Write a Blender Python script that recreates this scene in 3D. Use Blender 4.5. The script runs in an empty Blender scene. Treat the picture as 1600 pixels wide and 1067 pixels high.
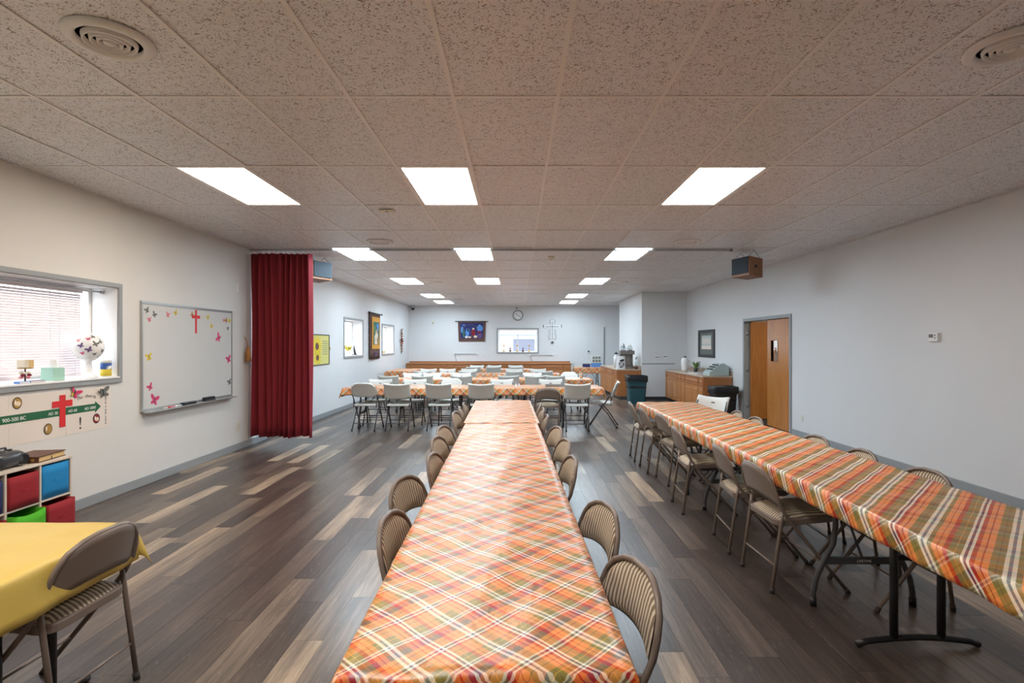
import bpy, math, random
from mathutils import Vector, Matrix
PI = math.pi
R = math.radians
rnd = random.Random(7)

# ------------------------------------------------------------------ camera, world, exposure
sc = bpy.context.scene
COL = sc.collection
CAMZ = 1.53
cam_d = bpy.data.cameras.new('camera')
cam_d.sensor_width = 36.0
cam_d.lens = 836.0 / 1600.0 * 36.0
cam_d.shift_x = -8.0 / 1600.0
cam_d.shift_y = 4.5 / 1600.0
cam_d.clip_start = 0.05
cam = bpy.data.objects.new('camera', cam_d)
cam.location = (0, 0, CAMZ)
cam.rotation_euler = (PI / 2, 0, 0)
COL.objects.link(cam)
sc.camera = cam

world = bpy.data.worlds.new('world')
sc.world = world
world.use_nodes = True
bg = world.node_tree.nodes['Background']
bg.inputs['Color'].default_value = (0.84, 0.92, 1.0, 1)
bg.inputs['Strength'].default_value = 5.0

sc.view_settings.view_transform = 'Standard'
sc.view_settings.look = 'None'
sc.view_settings.gamma = 1.0
sc.view_settings.use_curve_mapping = False
sc.view_settings.exposure = 0.12
sc.cycles.max_bounces = 10
sc.cycles.diffuse_bounces = 6
sc.cycles.sample_clamp_indirect = 6.0

# lamp strengths and tints used by the ceiling light builder
LAMP = 21.0
WARM = (1.0, 0.86, 0.70)
NEUT = (1.0, 0.97, 0.95)
COOL = (0.72, 0.88, 1.0)

# ------------------------------------------------------------------ room dimensions
XL, XR = -4.05, 4.68
YB, YN = 20.06, -3.0
ZC = 2.97
BOX_X, BOX_Y0, BOX_Y1 = 3.44, 14.76, 18.0


def srgb(r, g, b):
    def f(c):
        c /= 255.0
        return c / 12.92 if c <= 0.04045 else ((c + 0.055) / 1.055) ** 2.4
    return (f(r), f(g), f(b), 1.0)


# ------------------------------------------------------------------ materials
def new_mat(name):
    m = bpy.data.materials.new(name)
    m.use_nodes = True
    nt = m.node_tree
    return m, nt, nt.nodes['Principled BSDF']


def mat(name, col, rough=0.5, metal=0.0, var=0.0, scale=20.0, bump=0.0, bscale=80.0, spec=0.5, coat=0.0):
    m, nt, b = new_mat(name)
    b.inputs['Base Color'].default_value = col
    b.inputs['Roughness'].default_value = rough
    b.inputs['Metallic'].default_value = metal
    b.inputs['Specular IOR Level'].default_value = spec
    b.inputs['Coat Weight'].default_value = coat
    tc = nt.nodes.new('ShaderNodeTexCoord')
    if var > 0:
        n = nt.nodes.new('ShaderNodeTexNoise')
        n.inputs['Scale'].default_value = scale
        n.inputs['Detail'].default_value = 4
        nt.links.new(tc.outputs['Object'], n.inputs['Vector'])
        mr = nt.nodes.new('ShaderNodeMapRange')
        mr.inputs['To Min'].default_value = 1 - var
        mr.inputs['To Max'].default_value = 1 + var
        nt.links.new(n.outputs['Fac'], mr.inputs['Value'])
        mx = nt.nodes.new('ShaderNodeMix')
        mx.data_type = 'RGBA'
        mx.blend_type = 'MULTIPLY'
        mx.inputs['Factor'].default_value = 1
        mx.inputs['A'].default_value = col
        nt.links.new(mr.outputs['Result'], mx.inputs['B'])
        nt.links.new(mx.outputs['Result'], b.inputs['Base Color'])
    if bump > 0:
        n2 = nt.nodes.new('ShaderNodeTexNoise')
        n2.inputs['Scale'].default_value = bscale
        n2.inputs['Detail'].default_value = 3
        nt.links.new(tc.outputs['Object'], n2.inputs['Vector'])
        bp = nt.nodes.new('ShaderNodeBump')
        bp.inputs['Strength'].default_value = bump
        bp.inputs['Distance'].default_value = 0.01
        nt.links.new(n2.outputs['Fac'], bp.inputs['Height'])
        nt.links.new(bp.outputs['Normal'], b.inputs['Normal'])
    return m


def emit_mat(name, col, s):
    m, nt, b = new_mat(name)
    b.inputs['Base Color'].default_value = (0.8, 0.8, 0.8, 1)
    b.inputs['Emission Color'].default_value = (*col[:3], 1)
    b.inputs['Emission Strength'].default_value = s
    return m


def math_node(nt, op, a=None, b=None, c=None):
    n = nt.nodes.new('ShaderNodeMath')
    n.operation = op
    for i, v in enumerate((a, b, c)):
        if v is None:
            continue
        if isinstance(v, (int, float)):
            n.inputs[i].default_value = v
        else:
            nt.links.new(v, n.inputs[i])
    return n.outputs[0]


def mix_rgb(nt, fac, a, b, blend='MIX'):
    n = nt.nodes.new('ShaderNodeMix')
    n.data_type = 'RGBA'
    n.blend_type = blend
    for s, v in (('Factor', fac), ('A', a), ('B', b)):
        if isinstance(v, (int, float, tuple)):
            n.inputs[s].default_value = v
        else:
            nt.links.new(v, n.inputs[s])
    return n.outputs['Result']


def floor_material():
    m, nt, b = new_mat('vinyl_plank')
    geo = nt.nodes.new('ShaderNodeNewGeometry')
    at = nt.nodes.new('ShaderNodeAttribute')
    at.attribute_name = 'tone'
    tone = at.outputs['Fac']
    off = nt.nodes.new('ShaderNodeCombineXYZ')
    nt.links.new(math_node(nt, 'MULTIPLY', tone, 37.0), off.inputs['Z'])
    nt.links.new(math_node(nt, 'MULTIPLY', tone, 11.0), off.inputs['Y'])
    add = nt.nodes.new('ShaderNodeVectorMath')
    add.operation = 'ADD'
    nt.links.new(geo.outputs['Position'], add.inputs[0])
    nt.links.new(off.outputs[0], add.inputs[1])
    mp = nt.nodes.new('ShaderNodeMapping')
    mp.inputs['Scale'].default_value = (55, 2.4, 1)
    nt.links.new(add.outputs[0], mp.inputs['Vector'])
    n1 = nt.nodes.new('ShaderNodeTexNoise')
    n1.inputs['Scale'].default_value = 1.0
    n1.inputs['Detail'].default_value = 6
    n1.inputs['Roughness'].default_value = 0.65
    n1.inputs['Distortion'].default_value = 0.6
    nt.links.new(mp.outputs[0], n1.inputs['Vector'])
    mp2 = nt.nodes.new('ShaderNodeMapping')
    mp2.inputs['Scale'].default_value = (9, 1.1, 1)
    nt.links.new(add.outputs[0], mp2.inputs['Vector'])
    n2 = nt.nodes.new('ShaderNodeTexNoise')
    n2.inputs['Scale'].default_value = 1.0
    n2.inputs['Detail'].default_value = 3
    nt.links.new(mp2.outputs[0], n2.inputs['Vector'])
    ramp = nt.nodes.new('ShaderNodeValToRGB')
    cr = ramp.color_ramp
    cr.elements[0].position = 0.0
    cr.elements[0].color = srgb(62, 51, 45)
    cr.elements[1].position = 1.0
    cr.elements[1].color = srgb(168, 146, 122)
    for p, c in ((0.35, srgb(80, 67, 59)), (0.6, srgb(102, 87, 75)), (0.8, srgb(128, 111, 95))):
        e = cr.elements.new(p)
        e.color = c
    tt = math_node(nt, 'ADD', tone, math_node(nt, 'MULTIPLY', math_node(nt, 'SUBTRACT', n2.outputs['Fac'], 0.5), 0.95))
    nt.links.new(tt, ramp.inputs['Fac'])
    gr = nt.nodes.new('ShaderNodeMapRange')
    gr.inputs['From Min'].default_value = 0.3
    gr.inputs['From Max'].default_value = 0.7
    gr.inputs['To Min'].default_value = 0.52
    gr.inputs['To Max'].default_value = 1.42
    nt.links.new(n1.outputs['Fac'], gr.inputs['Value'])
    col = mix_rgb(nt, 1.0, ramp.outputs['Color'], gr.outputs['Result'], 'MULTIPLY')
    cool = math_node(nt, 'FRACT', math_node(nt, 'MULTIPLY', tone, 7.31))
    col = mix_rgb(nt, math_node(nt, 'MULTIPLY', cool, 0.45), col, mix_rgb(nt, 1.0, col, (0.88, 0.98, 1.10, 1), 'MULTIPLY'))
    # pale cerused flecks
    mp3 = nt.nodes.new('ShaderNodeMapping')
    mp3.inputs['Scale'].default_value = (150, 14, 1)
    nt.links.new(add.outputs[0], mp3.inputs['Vector'])
    n3 = nt.nodes.new('ShaderNodeTexNoise')
    n3.inputs['Scale'].default_value = 1.0
    n3.inputs['Detail'].default_value = 2
    nt.links.new(mp3.outputs[0], n3.inputs['Vector'])
    fl = nt.nodes.new('ShaderNodeMapRange')
    fl.inputs['From Min'].default_value = 0.66
    fl.inputs['From Max'].default_value = 0.76
    fl.inputs['To Max'].default_value = 0.55
    nt.links.new(n3.outputs['Fac'], fl.inputs['Value'])
    col = mix_rgb(nt, fl.outputs['Result'], col, srgb(165, 152, 138))
    nt.links.new(col, b.inputs['Base Color'])
    b.inputs['Roughness'].default_value = 0.30
    b.inputs['Specular IOR Level'].default_value = 0.5
    bp = nt.nodes.new('ShaderNodeBump')
    bp.inputs['Strength'].default_value = 0.12
    bp.inputs['Distance'].default_value = 0.004
    nt.links.new(n1.outputs['Fac'], bp.inputs['Height'])
    nt.links.new(bp.outputs['Normal'], b.inputs['Normal'])
    return m


def tile_material():
    m, nt, b = new_mat('acoustic_tile')
    geo = nt.nodes.new('ShaderNodeNewGeometry')
    pos = geo.outputs['Position']
    n = nt.nodes.new('ShaderNodeTexNoise')
    n.inputs['Scale'].default_value = 46
    n.inputs['Detail'].default_value = 1.5
    n.inputs['Distortion'].default_value = 2.2
    nt.links.new(pos, n.inputs['Vector'])
    mr = nt.nodes.new('ShaderNodeMapRange')
    mr.inputs['From Min'].default_value = 0.355
    mr.inputs['From Max'].default_value = 0.43
    nt.links.new(n.outputs['Fac'], mr.inputs['Value'])
    big = nt.nodes.new('ShaderNodeTexNoise')
    big.inputs['Scale'].default_value = 0.9
    nt.links.new(pos, big.inputs['Vector'])
    oi = nt.nodes.new('ShaderNodeObjectInfo')
    base = mix_rgb(nt, big.outputs['Fac'], srgb(232, 234, 238), srgb(242, 243, 246))
    base = mix_rgb(nt, math_node(nt, 'MULTIPLY', oi.outputs['Random'], 0.35), base, srgb(226, 221, 218))
    col = mix_rgb(nt, mr.outputs['Result'], srgb(150, 140, 134), base)
    nt.links.new(col, b.inputs['Base Color'])
    b.inputs['Roughness'].default_value = 0.42
    b.inputs['Specular IOR Level'].default_value = 0.5
    bp = nt.nodes.new('ShaderNodeBump')
    bp.inputs['Strength'].default_value = 0.25
    bp.inputs['Distance'].default_value = 0.004
    nt.links.new(mr.outputs['Result'], bp.inputs['Height'])
    nt.links.new(bp.outputs['Normal'], b.inputs['Normal'])
    return m


def wall_material(name, col, groove=0.0, axis='Y'):
    m, nt, b = new_mat(name)
    geo = nt.nodes.new('ShaderNodeNewGeometry')
    n = nt.nodes.new('ShaderNodeTexNoise')
    n.inputs['Scale'].default_value = 1.3
    n.inputs['Detail'].default_value = 4
    nt.links.new(geo.outputs['Position'], n.inputs['Vector'])
    mr = nt.nodes.new('ShaderNodeMapRange')
    mr.inputs['To Min'].default_value = 0.965
    mr.inputs['To Max'].default_value = 1.03
    nt.links.new(n.outputs['Fac'], mr.inputs['Value'])
    c = mix_rgb(nt, 1.0, col, mr.outputs['Result'], 'MULTIPLY')
    nt.links.new(c, b.inputs['Base Color'])
    b.inputs['Roughness'].default_value = 0.55
    b.inputs['Specular IOR Level'].default_value = 0.3
    n2 = nt.nodes.new('ShaderNodeTexNoise')
    n2.inputs['Scale'].default_value = 70
    nt.links.new(geo.outputs['Position'], n2.inputs['Vector'])
    h = n2.outputs['Fac']
    if groove > 0:
        sx = nt.nodes.new('ShaderNodeSeparateXYZ')
        nt.links.new(geo.outputs['Position'], sx.inputs[0])
        fr = math_node(nt, 'FRACT', math_node(nt, 'MULTIPLY', sx.outputs[axis], 1 / 0.2032))
        g = math_node(nt, 'GREATER_THAN', fr, 0.035)
        h = math_node(nt, 'ADD', math_node(nt, 'MULTIPLY', h, 0.3), math_node(nt, 'MULTIPLY', g, groove))
    bp = nt.nodes.new('ShaderNodeBump')
    bp.inputs['Strength'].default_value = 0.12
    bp.inputs['Distance'].default_value = 0.004
    nt.links.new(h, bp.inputs['Height'])
    nt.links.new(bp.outputs['Normal'], b.inputs['Normal'])
    return m


def plaid_material(name='plaid_vinyl', P=0.27, wt=0.42, ang=45):
    """bias plaid vinyl: cream, grey and purple bands over orange, olive and red, both ways of the weave"""
    m, nt, b = new_mat(name)
    uv = nt.nodes.new('ShaderNodeUVMap')
    uv.uv_map = 'UVMap'
    mp = nt.nodes.new('ShaderNodeMapping')
    mp.inputs['Rotation'].default_value = (0, 0, R(ang))
    nt.links.new(uv.outputs['UV'], mp.inputs['Vector'])
    sx = nt.nodes.new('ShaderNodeSeparateXYZ')
    nt.links.new(mp.outputs[0], sx.inputs[0])

    def ramp(sock, stops):
        f = math_node(nt, 'FRACT', math_node(nt, 'MULTIPLY', sock, 1 / P))
        r = nt.nodes.new('ShaderNodeValToRGB')
        r.color_ramp.interpolation = 'CONSTANT'
        els = r.color_ramp.elements
        while len(els) > 1:
            els.remove(els[0])
        els[0].position = stops[0][0]
        els[0].color = stops[0][1]
        for p, c in stops[1:]:
            e = els.new(p)
            e.color = c
        nt.links.new(f, r.inputs['Fac'])
        return r.outputs['Color']
    W = srgb(244, 236, 214)
    G = srgb(120, 128, 132)
    PU = srgb(108, 66, 88)
    OR = srgb(240, 156, 102)
    RE = srgb(188, 70, 56)
    OL = srgb(138, 126, 76)
    OD = srgb(112, 100, 70)
    YE = srgb(226, 178, 92)
    stops = [(0.0, W), (0.045, G), (0.085, W), (0.13, OL), (0.19, OD), (0.205, OL), (0.27, OR), (0.34, RE),
             (0.36, OR), (0.42, RE), (0.475, W), (0.51, PU), (0.545, W), (0.58, OL), (0.65, YE), (0.66, OL),
             (0.735, RE), (0.80, OR), (0.86, RE), (0.875, OR), (0.94, OL)]
    a1 = ramp(sx.outputs['X'], stops)
    stops2 = [(0.0, W), (0.03, PU), (0.07, W), (0.10, OR), (0.20, RE), (0.215, OR), (0.29, PU), (0.40, RE),
              (0.49, W), (0.515, G), (0.545, W), (0.57, OL), (0.66, YE), (0.675, OL), (0.745, OR), (0.86, OD), (0.875, OR), (0.96, RE)]
    a2 = ramp(sx.outputs['Y'], stops2)
    col = mix_rgb(nt, wt, a1, a2)
    bc = nt.nodes.new('ShaderNodeBrightContrast')
    bc.inputs['Contrast'].default_value = 0.10
    bc.inputs['Bright'].default_value = 0.02
    nt.links.new(col, bc.inputs['Color'])
    col = bc.outputs['Color']
    hs = nt.nodes.new('ShaderNodeHueSaturation')
    hs.inputs['Saturation'].default_value = 1.06
    hs.inputs['Value'].default_value = 1.0
    nt.links.new(col, hs.inputs['Color'])
    nt.links.new(hs.outputs['Color'], b.inputs['Base Color'])
    b.inputs['Roughness'].default_value = 0.38
    b.inputs['Specular IOR Level'].default_value = 0.6
    # crumpled vinyl relief
    mp2 = nt.nodes.new('ShaderNodeMapping')
    mp2.inputs['Scale'].default_value = (2.2, 9.0, 1)
    nt.links.new(uv.outputs['UV'], mp2.inputs['Vector'])
    n = nt.nodes.new('ShaderNodeTexNoise')
    n.inputs['Scale'].default_value = 2.0
    n.inputs['Detail'].default_value = 4
    n.inputs['Distortion'].default_value = 0.8
    nt.links.new(mp2.outputs[0], n.inputs['Vector'])
    bp = nt.nodes.new('ShaderNodeBump')
    bp.inputs['Strength'].default_value = 0.16
    bp.inputs['Distance'].default_value = 0.02
    nt.links.new(n.outputs['Fac'], bp.inputs['Height'])
    nt.links.new(bp.outputs['Normal'], b.inputs['Normal'])
    return m


def stripe_material():
    m, nt, b = new_mat('striped_upholstery')
    tc = nt.nodes.new('ShaderNodeTexCoord')
    n = nt.nodes.new('ShaderNodeTexNoise')
    n.inputs['Scale'].default_value = 14
    nt.links.new(tc.outputs['Object'], n.inputs['Vector'])
    sx = nt.nodes.new('ShaderNodeSeparateXYZ')
    nt.links.new(tc.outputs['Object'], sx.inputs[0])
    xx = math_node(nt, 'ADD', sx.outputs['X'], math_node(nt, 'MULTIPLY', n.outputs['Fac'], 0.012))
    s = math_node(nt, 'SINE', math_node(nt, 'MULTIPLY', xx, 2 * PI / 0.021))
    s2 = math_node(nt, 'SINE', math_node(nt, 'MULTIPLY', xx, 2 * PI / 0.007))
    t = math_node(nt, 'ADD', math_node(nt, 'MULTIPLY', s, 0.42), math_node(nt, 'MULTIPLY', s2, 0.16))
    t = math_node(nt, 'ADD', t, 0.5)
    r = nt.nodes.new('ShaderNodeValToRGB')
    els = r.color_ramp.elements
    els[0].position = 0.1
    els[0].color = srgb(112, 97, 82)
    els[1].position = 0.85
    els[1].color = srgb(212, 198, 174)
    e = els.new(0.45)
    e.color = srgb(166, 149, 127)
    nt.links.new(t, r.inputs['Fac'])
    nt.links.new(r.outputs['Color'], b.inputs['Base Color'])
    b.inputs['Roughness'].default_value = 0.85
    b.inputs['Specular IOR Level'].default_value = 0.2
    return m


def wood_material(name, c1, c2, rough=0.35, axis='Z'):
    m, nt, b = new_mat(name)
    tc = nt.nodes.new('ShaderNodeTexCoord')
    mp = nt.nodes.new('ShaderNodeMapping')
    mp.inputs['Scale'].default_value = (26, 26, 1.6) if axis == 'Z' else (1.6, 26, 26)
    nt.links.new(tc.outputs['Object'], mp.inputs['Vector'])
    oi = nt.nodes.new('ShaderNodeObjectInfo')
    n = nt.nodes.new('ShaderNodeTexNoise')
    n.noise_dimensions = '4D'
    n.inputs['Scale'].default_value = 1
    n.inputs['Detail'].default_value = 5
    n.inputs['Distortion'].default_value = 1.2
    nt.links.new(mp.outputs[0], n.inputs['Vector'])
    nt.links.new(math_node(nt, 'MULTIPLY', oi.outputs['Random'], 40.0), n.inputs['W'])
    mr = nt.nodes.new('ShaderNodeMapRange')
    mr.inputs['From Min'].default_value = 0.3
    mr.inputs['From Max'].default_value = 0.7
    nt.links.new(n.outputs['Fac'], mr.inputs['Value'])
    nt.links.new(mix_rgb(nt, mr.outputs['Result'], c1, c2), b.inputs['Base Color'])
    b.inputs['Roughness'].default_value = rough
    return m


def glass_material(name, col=(1, 1, 1, 1), gl=0.08):
    m = bpy.data.materials.new(name)
    m.use_nodes = True
    nt = m.node_tree
    nt.nodes.clear()
    out = nt.nodes.new('ShaderNodeOutputMaterial')
    t = nt.nodes.new('ShaderNodeBsdfTransparent')
    t.inputs['Color'].default_value = col
    g = nt.nodes.new('ShaderNodeBsdfGlossy')
    g.inputs['Roughness'].default_value = 0.02
    mx = nt.nodes.new('ShaderNodeMixShader')
    mx.inputs[0].default_value = gl
    nt.links.new(t.outputs[0], mx.inputs[1])
    nt.links.new(g.outputs[0], mx.inputs[2])
    nt.links.new(mx.outputs[0], out.inputs[0])
    return m


M = {}
M['floor'] = floor_material()
M['subfloor'] = mat('subfloor', srgb(52, 45, 40), 0.8)
M['tile'] = tile_material()
M['grid'] = mat('painted_grid', srgb(240, 238, 237), 0.4)
M['slab'] = mat('ceiling_void', srgb(60, 56, 54), 0.9)
M['wall'] = wall_material('painted_wall', srgb(220, 218, 214))
M['panelY'] = wall_material('painted_panelling_side', srgb(220, 221, 222), 0.9, 'Y')
M['panelX'] = wall_material('painted_panelling_back', srgb(220, 221, 222), 0.9, 'X')
M['grey_trim'] = mat('grey_painted_trim', srgb(150, 154, 156), 0.45)
M['white_paint'] = mat('white_paint', srgb(236, 236, 236), 0.45)
M['plaid'] = plaid_material('plaid_vinyl', 0.20, 0.46)
M['plaid_large'] = plaid_material('plaid_vinyl_large', 0.27, 0.25, -45)
M['stripe'] = stripe_material()
M['tan_metal'] = mat('taupe_enamel', srgb(128, 113, 102), 0.38, 0.0, 0.05, 6)
M['rubber'] = mat('dark_rubber', srgb(62, 55, 52), 0.7)
M['white_plastic'] = mat('white_plastic', srgb(214, 214, 208), 0.45, 0, 0.03, 8, 0.05, 200)
M['grey_frame'] = mat('grey_powder_coat', srgb(72, 72, 74), 0.4)
M['black_metal'] = mat('black_powder_coat', srgb(34, 33, 34), 0.4)
M['yellow_cloth'] = mat('yellow_vinyl', srgb(208, 178, 86), 0.42, 0, 0.04, 5, 0.25, 9)
M['red_cloth'] = mat('burgundy_fabric', srgb(148, 50, 60), 0.8, 0, 0.1, 300, 0.1, 500, 0.25)
M['oak'] = wood_material('oak_veneer', srgb(168, 108, 62), srgb(198, 138, 86))
M['oak_dark'] = wood_material('oak_dark', srgb(154, 96, 54), srgb(184, 122, 74), 0.35, 'X')
M['door_wood'] = wood_material('birch_door', srgb(168, 104, 46), srgb(196, 130, 66), 0.25)
M['laminate'] = mat('beige_laminate', srgb(188, 166, 146), 0.35, 0, 0.15, 120)
M['steel'] = mat('brushed_steel', srgb(176, 178, 180), 0.3, 0.9)
M['alu'] = mat('aluminium', srgb(176, 178, 178), 0.35, 0.6)
M['board'] = mat('whiteboard_enamel', srgb(208, 208, 205), 0.18)
M['black'] = mat('black_plastic', srgb(30, 30, 32), 0.4)
M['dark'] = mat('charcoal', srgb(58, 58, 60), 0.5)
M['red'] = mat('red_paint', srgb(214, 40, 42), 0.5)
M['paper'] = mat('white_paper', srgb(226, 216, 206), 0.8, 0, 0.03, 3)
M['green_ink'] = mat('green_ink', srgb(30, 96, 62), 0.7)
M['white_ink'] = mat('white_ink', srgb(240, 240, 235), 0.7)
M['ink'] = mat('black_ink', srgb(36, 34, 40), 0.7)
M['pink'] = mat('pink_print', srgb(206, 60, 110), 0.6)
M['rose'] = mat('rose_print', srgb(224, 130, 140), 0.6)
M['yellow'] = mat('yellow_print', srgb(214, 190, 60), 0.6)
M['grey'] = mat('grey_print', srgb(104, 108, 104), 0.6)
M['gold'] = mat('gold_print', srgb(176, 136, 62), 0.5, 0, 0.35, 60)
M['purple'] = mat('purple_print', srgb(98, 70, 120), 0.6)
M['white_gloss'] = mat('white_glass', srgb(240, 240, 240), 0.15)
M['mint'] = mat('mint_card', srgb(164, 206, 190), 0.6)
M['tissue'] = mat('tissue_paper', srgb(244, 244, 244), 0.9)
M['blue'] = mat('blue_print', srgb(40, 84, 160), 0.5)
M['glass'] = glass_material('window_glass')
M['clear_glass'] = glass_material('clear_glass', (0.9, 0.93, 0.93, 1), 0.12)
M['blind'] = mat('blind_slat', srgb(226, 216, 218), 0.5)
M['shelf'] = mat('cream_laminate', srgb(212, 200, 186), 0.5)
M['bin_red'] = mat('red_bin_fabric', srgb(146, 26, 36), 0.85, 0, 0.08, 12, 0.2, 14)
M['bin_blue'] = mat('blue_bin_fabric', srgb(20, 128, 188), 0.85, 0, 0.05, 12, 0.2, 14)
M['bin_green'] = mat('green_bin_fabric', srgb(76, 176, 32), 0.85, 0, 0.06, 12, 0.2, 14)
M['bin_navy'] = mat('navy_bin_fabric', srgb(40, 46, 92), 0.85, 0, 0.06, 12, 0.2, 14)
M['leather'] = mat('brown_leather', srgb(96, 58, 42), 0.45, 0, 0.1, 30)
M['page'] = mat('page_edge', srgb(216, 184, 128), 0.8, 0, 0.1, 200)
M['boombox'] = mat('dark_grey_gloss', srgb(66, 68, 72), 0.25)
M['green_bin'] = mat('dark_green_plastic', srgb(36, 76, 84), 0.45)
M['bag'] = mat('black_bin_bag', srgb(34, 38, 42), 0.25, 0, 0, 1, 0.6, 25)
M['beige_plastic'] = mat('grey_green_enamel', srgb(176, 190, 188), 0.4)
M['urn'] = mat('coffee_urn_steel', srgb(142, 136, 130), 0.35, 0.4)
M['amber'] = mat('amber_fabric', srgb(212, 152, 60), 0.85)
M['brown_fabric'] = mat('brown_tapestry', srgb(98, 70, 62), 0.9, 0, 0.15, 60)
M['teal'] = mat('teal_fabric', srgb(60, 104, 92), 0.85, 0, 0.2, 12)
M['skin'] = mat('cream_fabric', srgb(232, 214, 190), 0.85)
M['sky_blue'] = mat('sky_blue_fabric', srgb(92, 142, 208), 0.85)
M['navy'] = mat('navy_fabric', srgb(36, 46, 104), 0.85, 0, 0.2, 20)
M['maroon'] = mat('maroon_fabric', srgb(134, 34, 44), 0.85)
M['leaf'] = mat('leaf_green', srgb(92, 130, 52), 0.6)
M['siding'] = mat('pale_siding', srgb(196, 204, 222), 0.7)
M['ground'] = mat('outside_gravel', srgb(170, 168, 164), 0.9, 0, 0.1, 6)
M['twig'] = mat('dried_twig', srgb(104, 74, 54), 0.9, 0, 0.2, 40)
M['speaker_grey'] = mat('speaker_grille', srgb(60, 69, 75), 0.75, 0, 0.15, 300, spec=0.2)
M['speaker_wood'] = wood_material('speaker_veneer', srgb(128, 90, 66), srgb(154, 110, 80), 0.5, 'X')
M['ivory'] = mat('ivory_plastic', srgb(222, 214, 192), 0.4)
M['sage'] = mat('sage_cushion', srgb(176, 186, 178), 0.8)


# ------------------------------------------------------------------ mesh builder
class MB:
    def __init__(self):
        self.v = []
        self.f = []
        self.m = []
        self.uv = None

    def box(self, x0, x1, y0, y1, z0, z1, m=0):
        n = len(self.v)
        self.v += [(x0, y0, z0), (x1, y0, z0), (x1, y1, z0), (x0, y1, z0), (x0, y0, z1), (x1, y0, z1), (x1, y1, z1), (x0, y1, z1)]
        for f in ((0, 3, 2, 1), (4, 5, 6, 7), (0, 1, 5, 4), (1, 2, 6, 5), (2, 3, 7, 6), (3, 0, 4, 7)):
            self.f.append(tuple(n + i for i in f))
            self.m.append(m)
        return self

    def tube(self, pts, r, seg=8, m=0, cap=True):
        pts = [Vector(p) for p in pts]
        n0 = len(self.v)
        k = len(pts)
        prev = None
        for i, p in enumerate(pts):
            if i == 0:
                t = pts[1] - p
            elif i == k - 1:
                t = p - pts[i - 1]
            else:
                t = (pts[i + 1] - p).normalized() + (p - pts[i - 1]).normalized()
            t.normalize()
            if prev is None:
                a = Vector((1, 0, 0)) if abs(t.x) < 0.8 else Vector((0, 1, 0))
                u = t.cross(a).normalized()
            else:
                u = (prev - t * prev.dot(t)).normalized()
            prev = u
            w = t.cross(u)
            rr = r[i] if isinstance(r, (list, tuple)) else r
            for j in range(seg):
                a = 2 * PI * j / seg
                self.v.append(tuple(p + (u * math.cos(a) + w * math.sin(a)) * rr))
        for i in range(k - 1):
            for j in range(seg):
                a = n0 + i * seg + j
                b = n0 + i * seg + (j + 1) % seg
                self.f.append((a, b, b + seg, a + seg))
                self.m.append(m)
        if cap:
            self.f.append(tuple(n0 + j for j in reversed(range(seg))))
            self.f.append(tuple(n0 + (k - 1) * seg + j for j in range(seg)))
            self.m += [m, m]
        return self

    def lathe(self, prof, c=(0, 0, 0), seg=20, m=0, axis='Z', cap=True):
        n0 = len(self.v)
        for r, z in prof:
            for j in range(seg):
                a = 2 * PI * j / seg
                p = (r * math.cos(a), r * math.sin(a), z)
                if axis == 'X':
                    p = (p[2], p[0], p[1])
                elif axis == 'Y':
                    p = (p[0], p[2], p[1])
                self.v.append((c[0] + p[0], c[1] + p[1], c[2] + p[2]))
        for i in range(len(prof) - 1):
            for j in range(seg):
                a = n0 + i * seg + j
                b = n0 + i * seg + (j + 1) % seg
                self.f.append((a, b, b + seg, a + seg))
                self.m.append(m)
        if not cap:
            return self
        self.f.append(tuple(n0 + j for j in range(seg)))
        self.f.append(tuple(n0 + (len(prof) - 1) * seg + j for j in range(seg)))
        self.m += [m, m]
        return self

    def grid(self, fn, nu, nv, m=0, flip=False):
        """fn(i,j) -> point"""
        n0 = len(self.v)
        for i in range(nu + 1):
            for j in range(nv + 1):
                self.v.append(tuple(fn(i / nu, j / nv)))
        for i in range(nu):
            for j in range(nv):
                a = n0 + i * (nv + 1) + j
                q = (a, a + nv + 1, a + nv + 2, a + 1)
                self.f.append(q[::-1] if flip else q)
                self.m.append(m)
        return self

    def prism(self, poly, fn, depth, m=0):
        """poly in 2-D, fn(u,v,w) -> 3-D point, w from 0 to depth"""
        n0 = len(self.v)
        k = len(poly)
        for w in (0, depth):
            for (u, v) in poly:
                self.v.append(tuple(fn(u, v, w)))
        self.f.append(tuple(n0 + i for i in reversed(range(k))))
        self.f.append(tuple(n0 + k + i for i in range(k)))
        self.m += [m, m]
        for i in range(k):
            j = (i + 1) % k
            self.f.append((n0 + i, n0 + j, n0 + k + j, n0 + k + i))
            self.m.append(m)
        return self

    def build(self, name, mats, parent=None, smooth=False, bevel=0.0, solid=0.0, loc=None, rot=None):
        me = bpy.data.meshes.new(name)
        me.from_pydata(self.v, [], self.f)
        if not isinstance(mats, (list, tuple)):
            mats = [mats]
        for x in mats:
            me.materials.append(M[x] if isinstance(x, str) else x)
        if len(mats) > 1:
            me.polygons.foreach_set('material_index', self.m)
        if self.uv:
            ul = me.uv_layers.new(name='UVMap')
            for li, l in enumerate(me.loops):
                ul.data[li].uv = self.uv[l.vertex_index]
        if smooth:
            me.polygons.foreach_set('use_smooth', [True] * len(me.polygons))
        me.update()
        fix_normals(me)
        o = bpy.data.objects.new(name, me)
        COL.objects.link(o)
        if parent:
            o.parent = parent
        if loc:
            o.location = loc
        if rot:
            o.rotation_euler = rot
        if bevel > 0:
            md = o.modifiers.new('bevel', 'BEVEL')
            md.width = bevel
            md.segments = 2
            md.limit_method = 'ANGLE'
        if solid:
            md = o.modifiers.new('solid', 'SOLIDIFY')
            md.thickness = solid
            md.offset = 0
        return o


import bmesh


def fix_normals(me):
    bm = bmesh.new()
    bm.from_mesh(me)
    bmesh.ops.recalc_face_normals(bm, faces=bm.faces)
    bm.to_mesh(me)
    bm.free()


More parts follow.
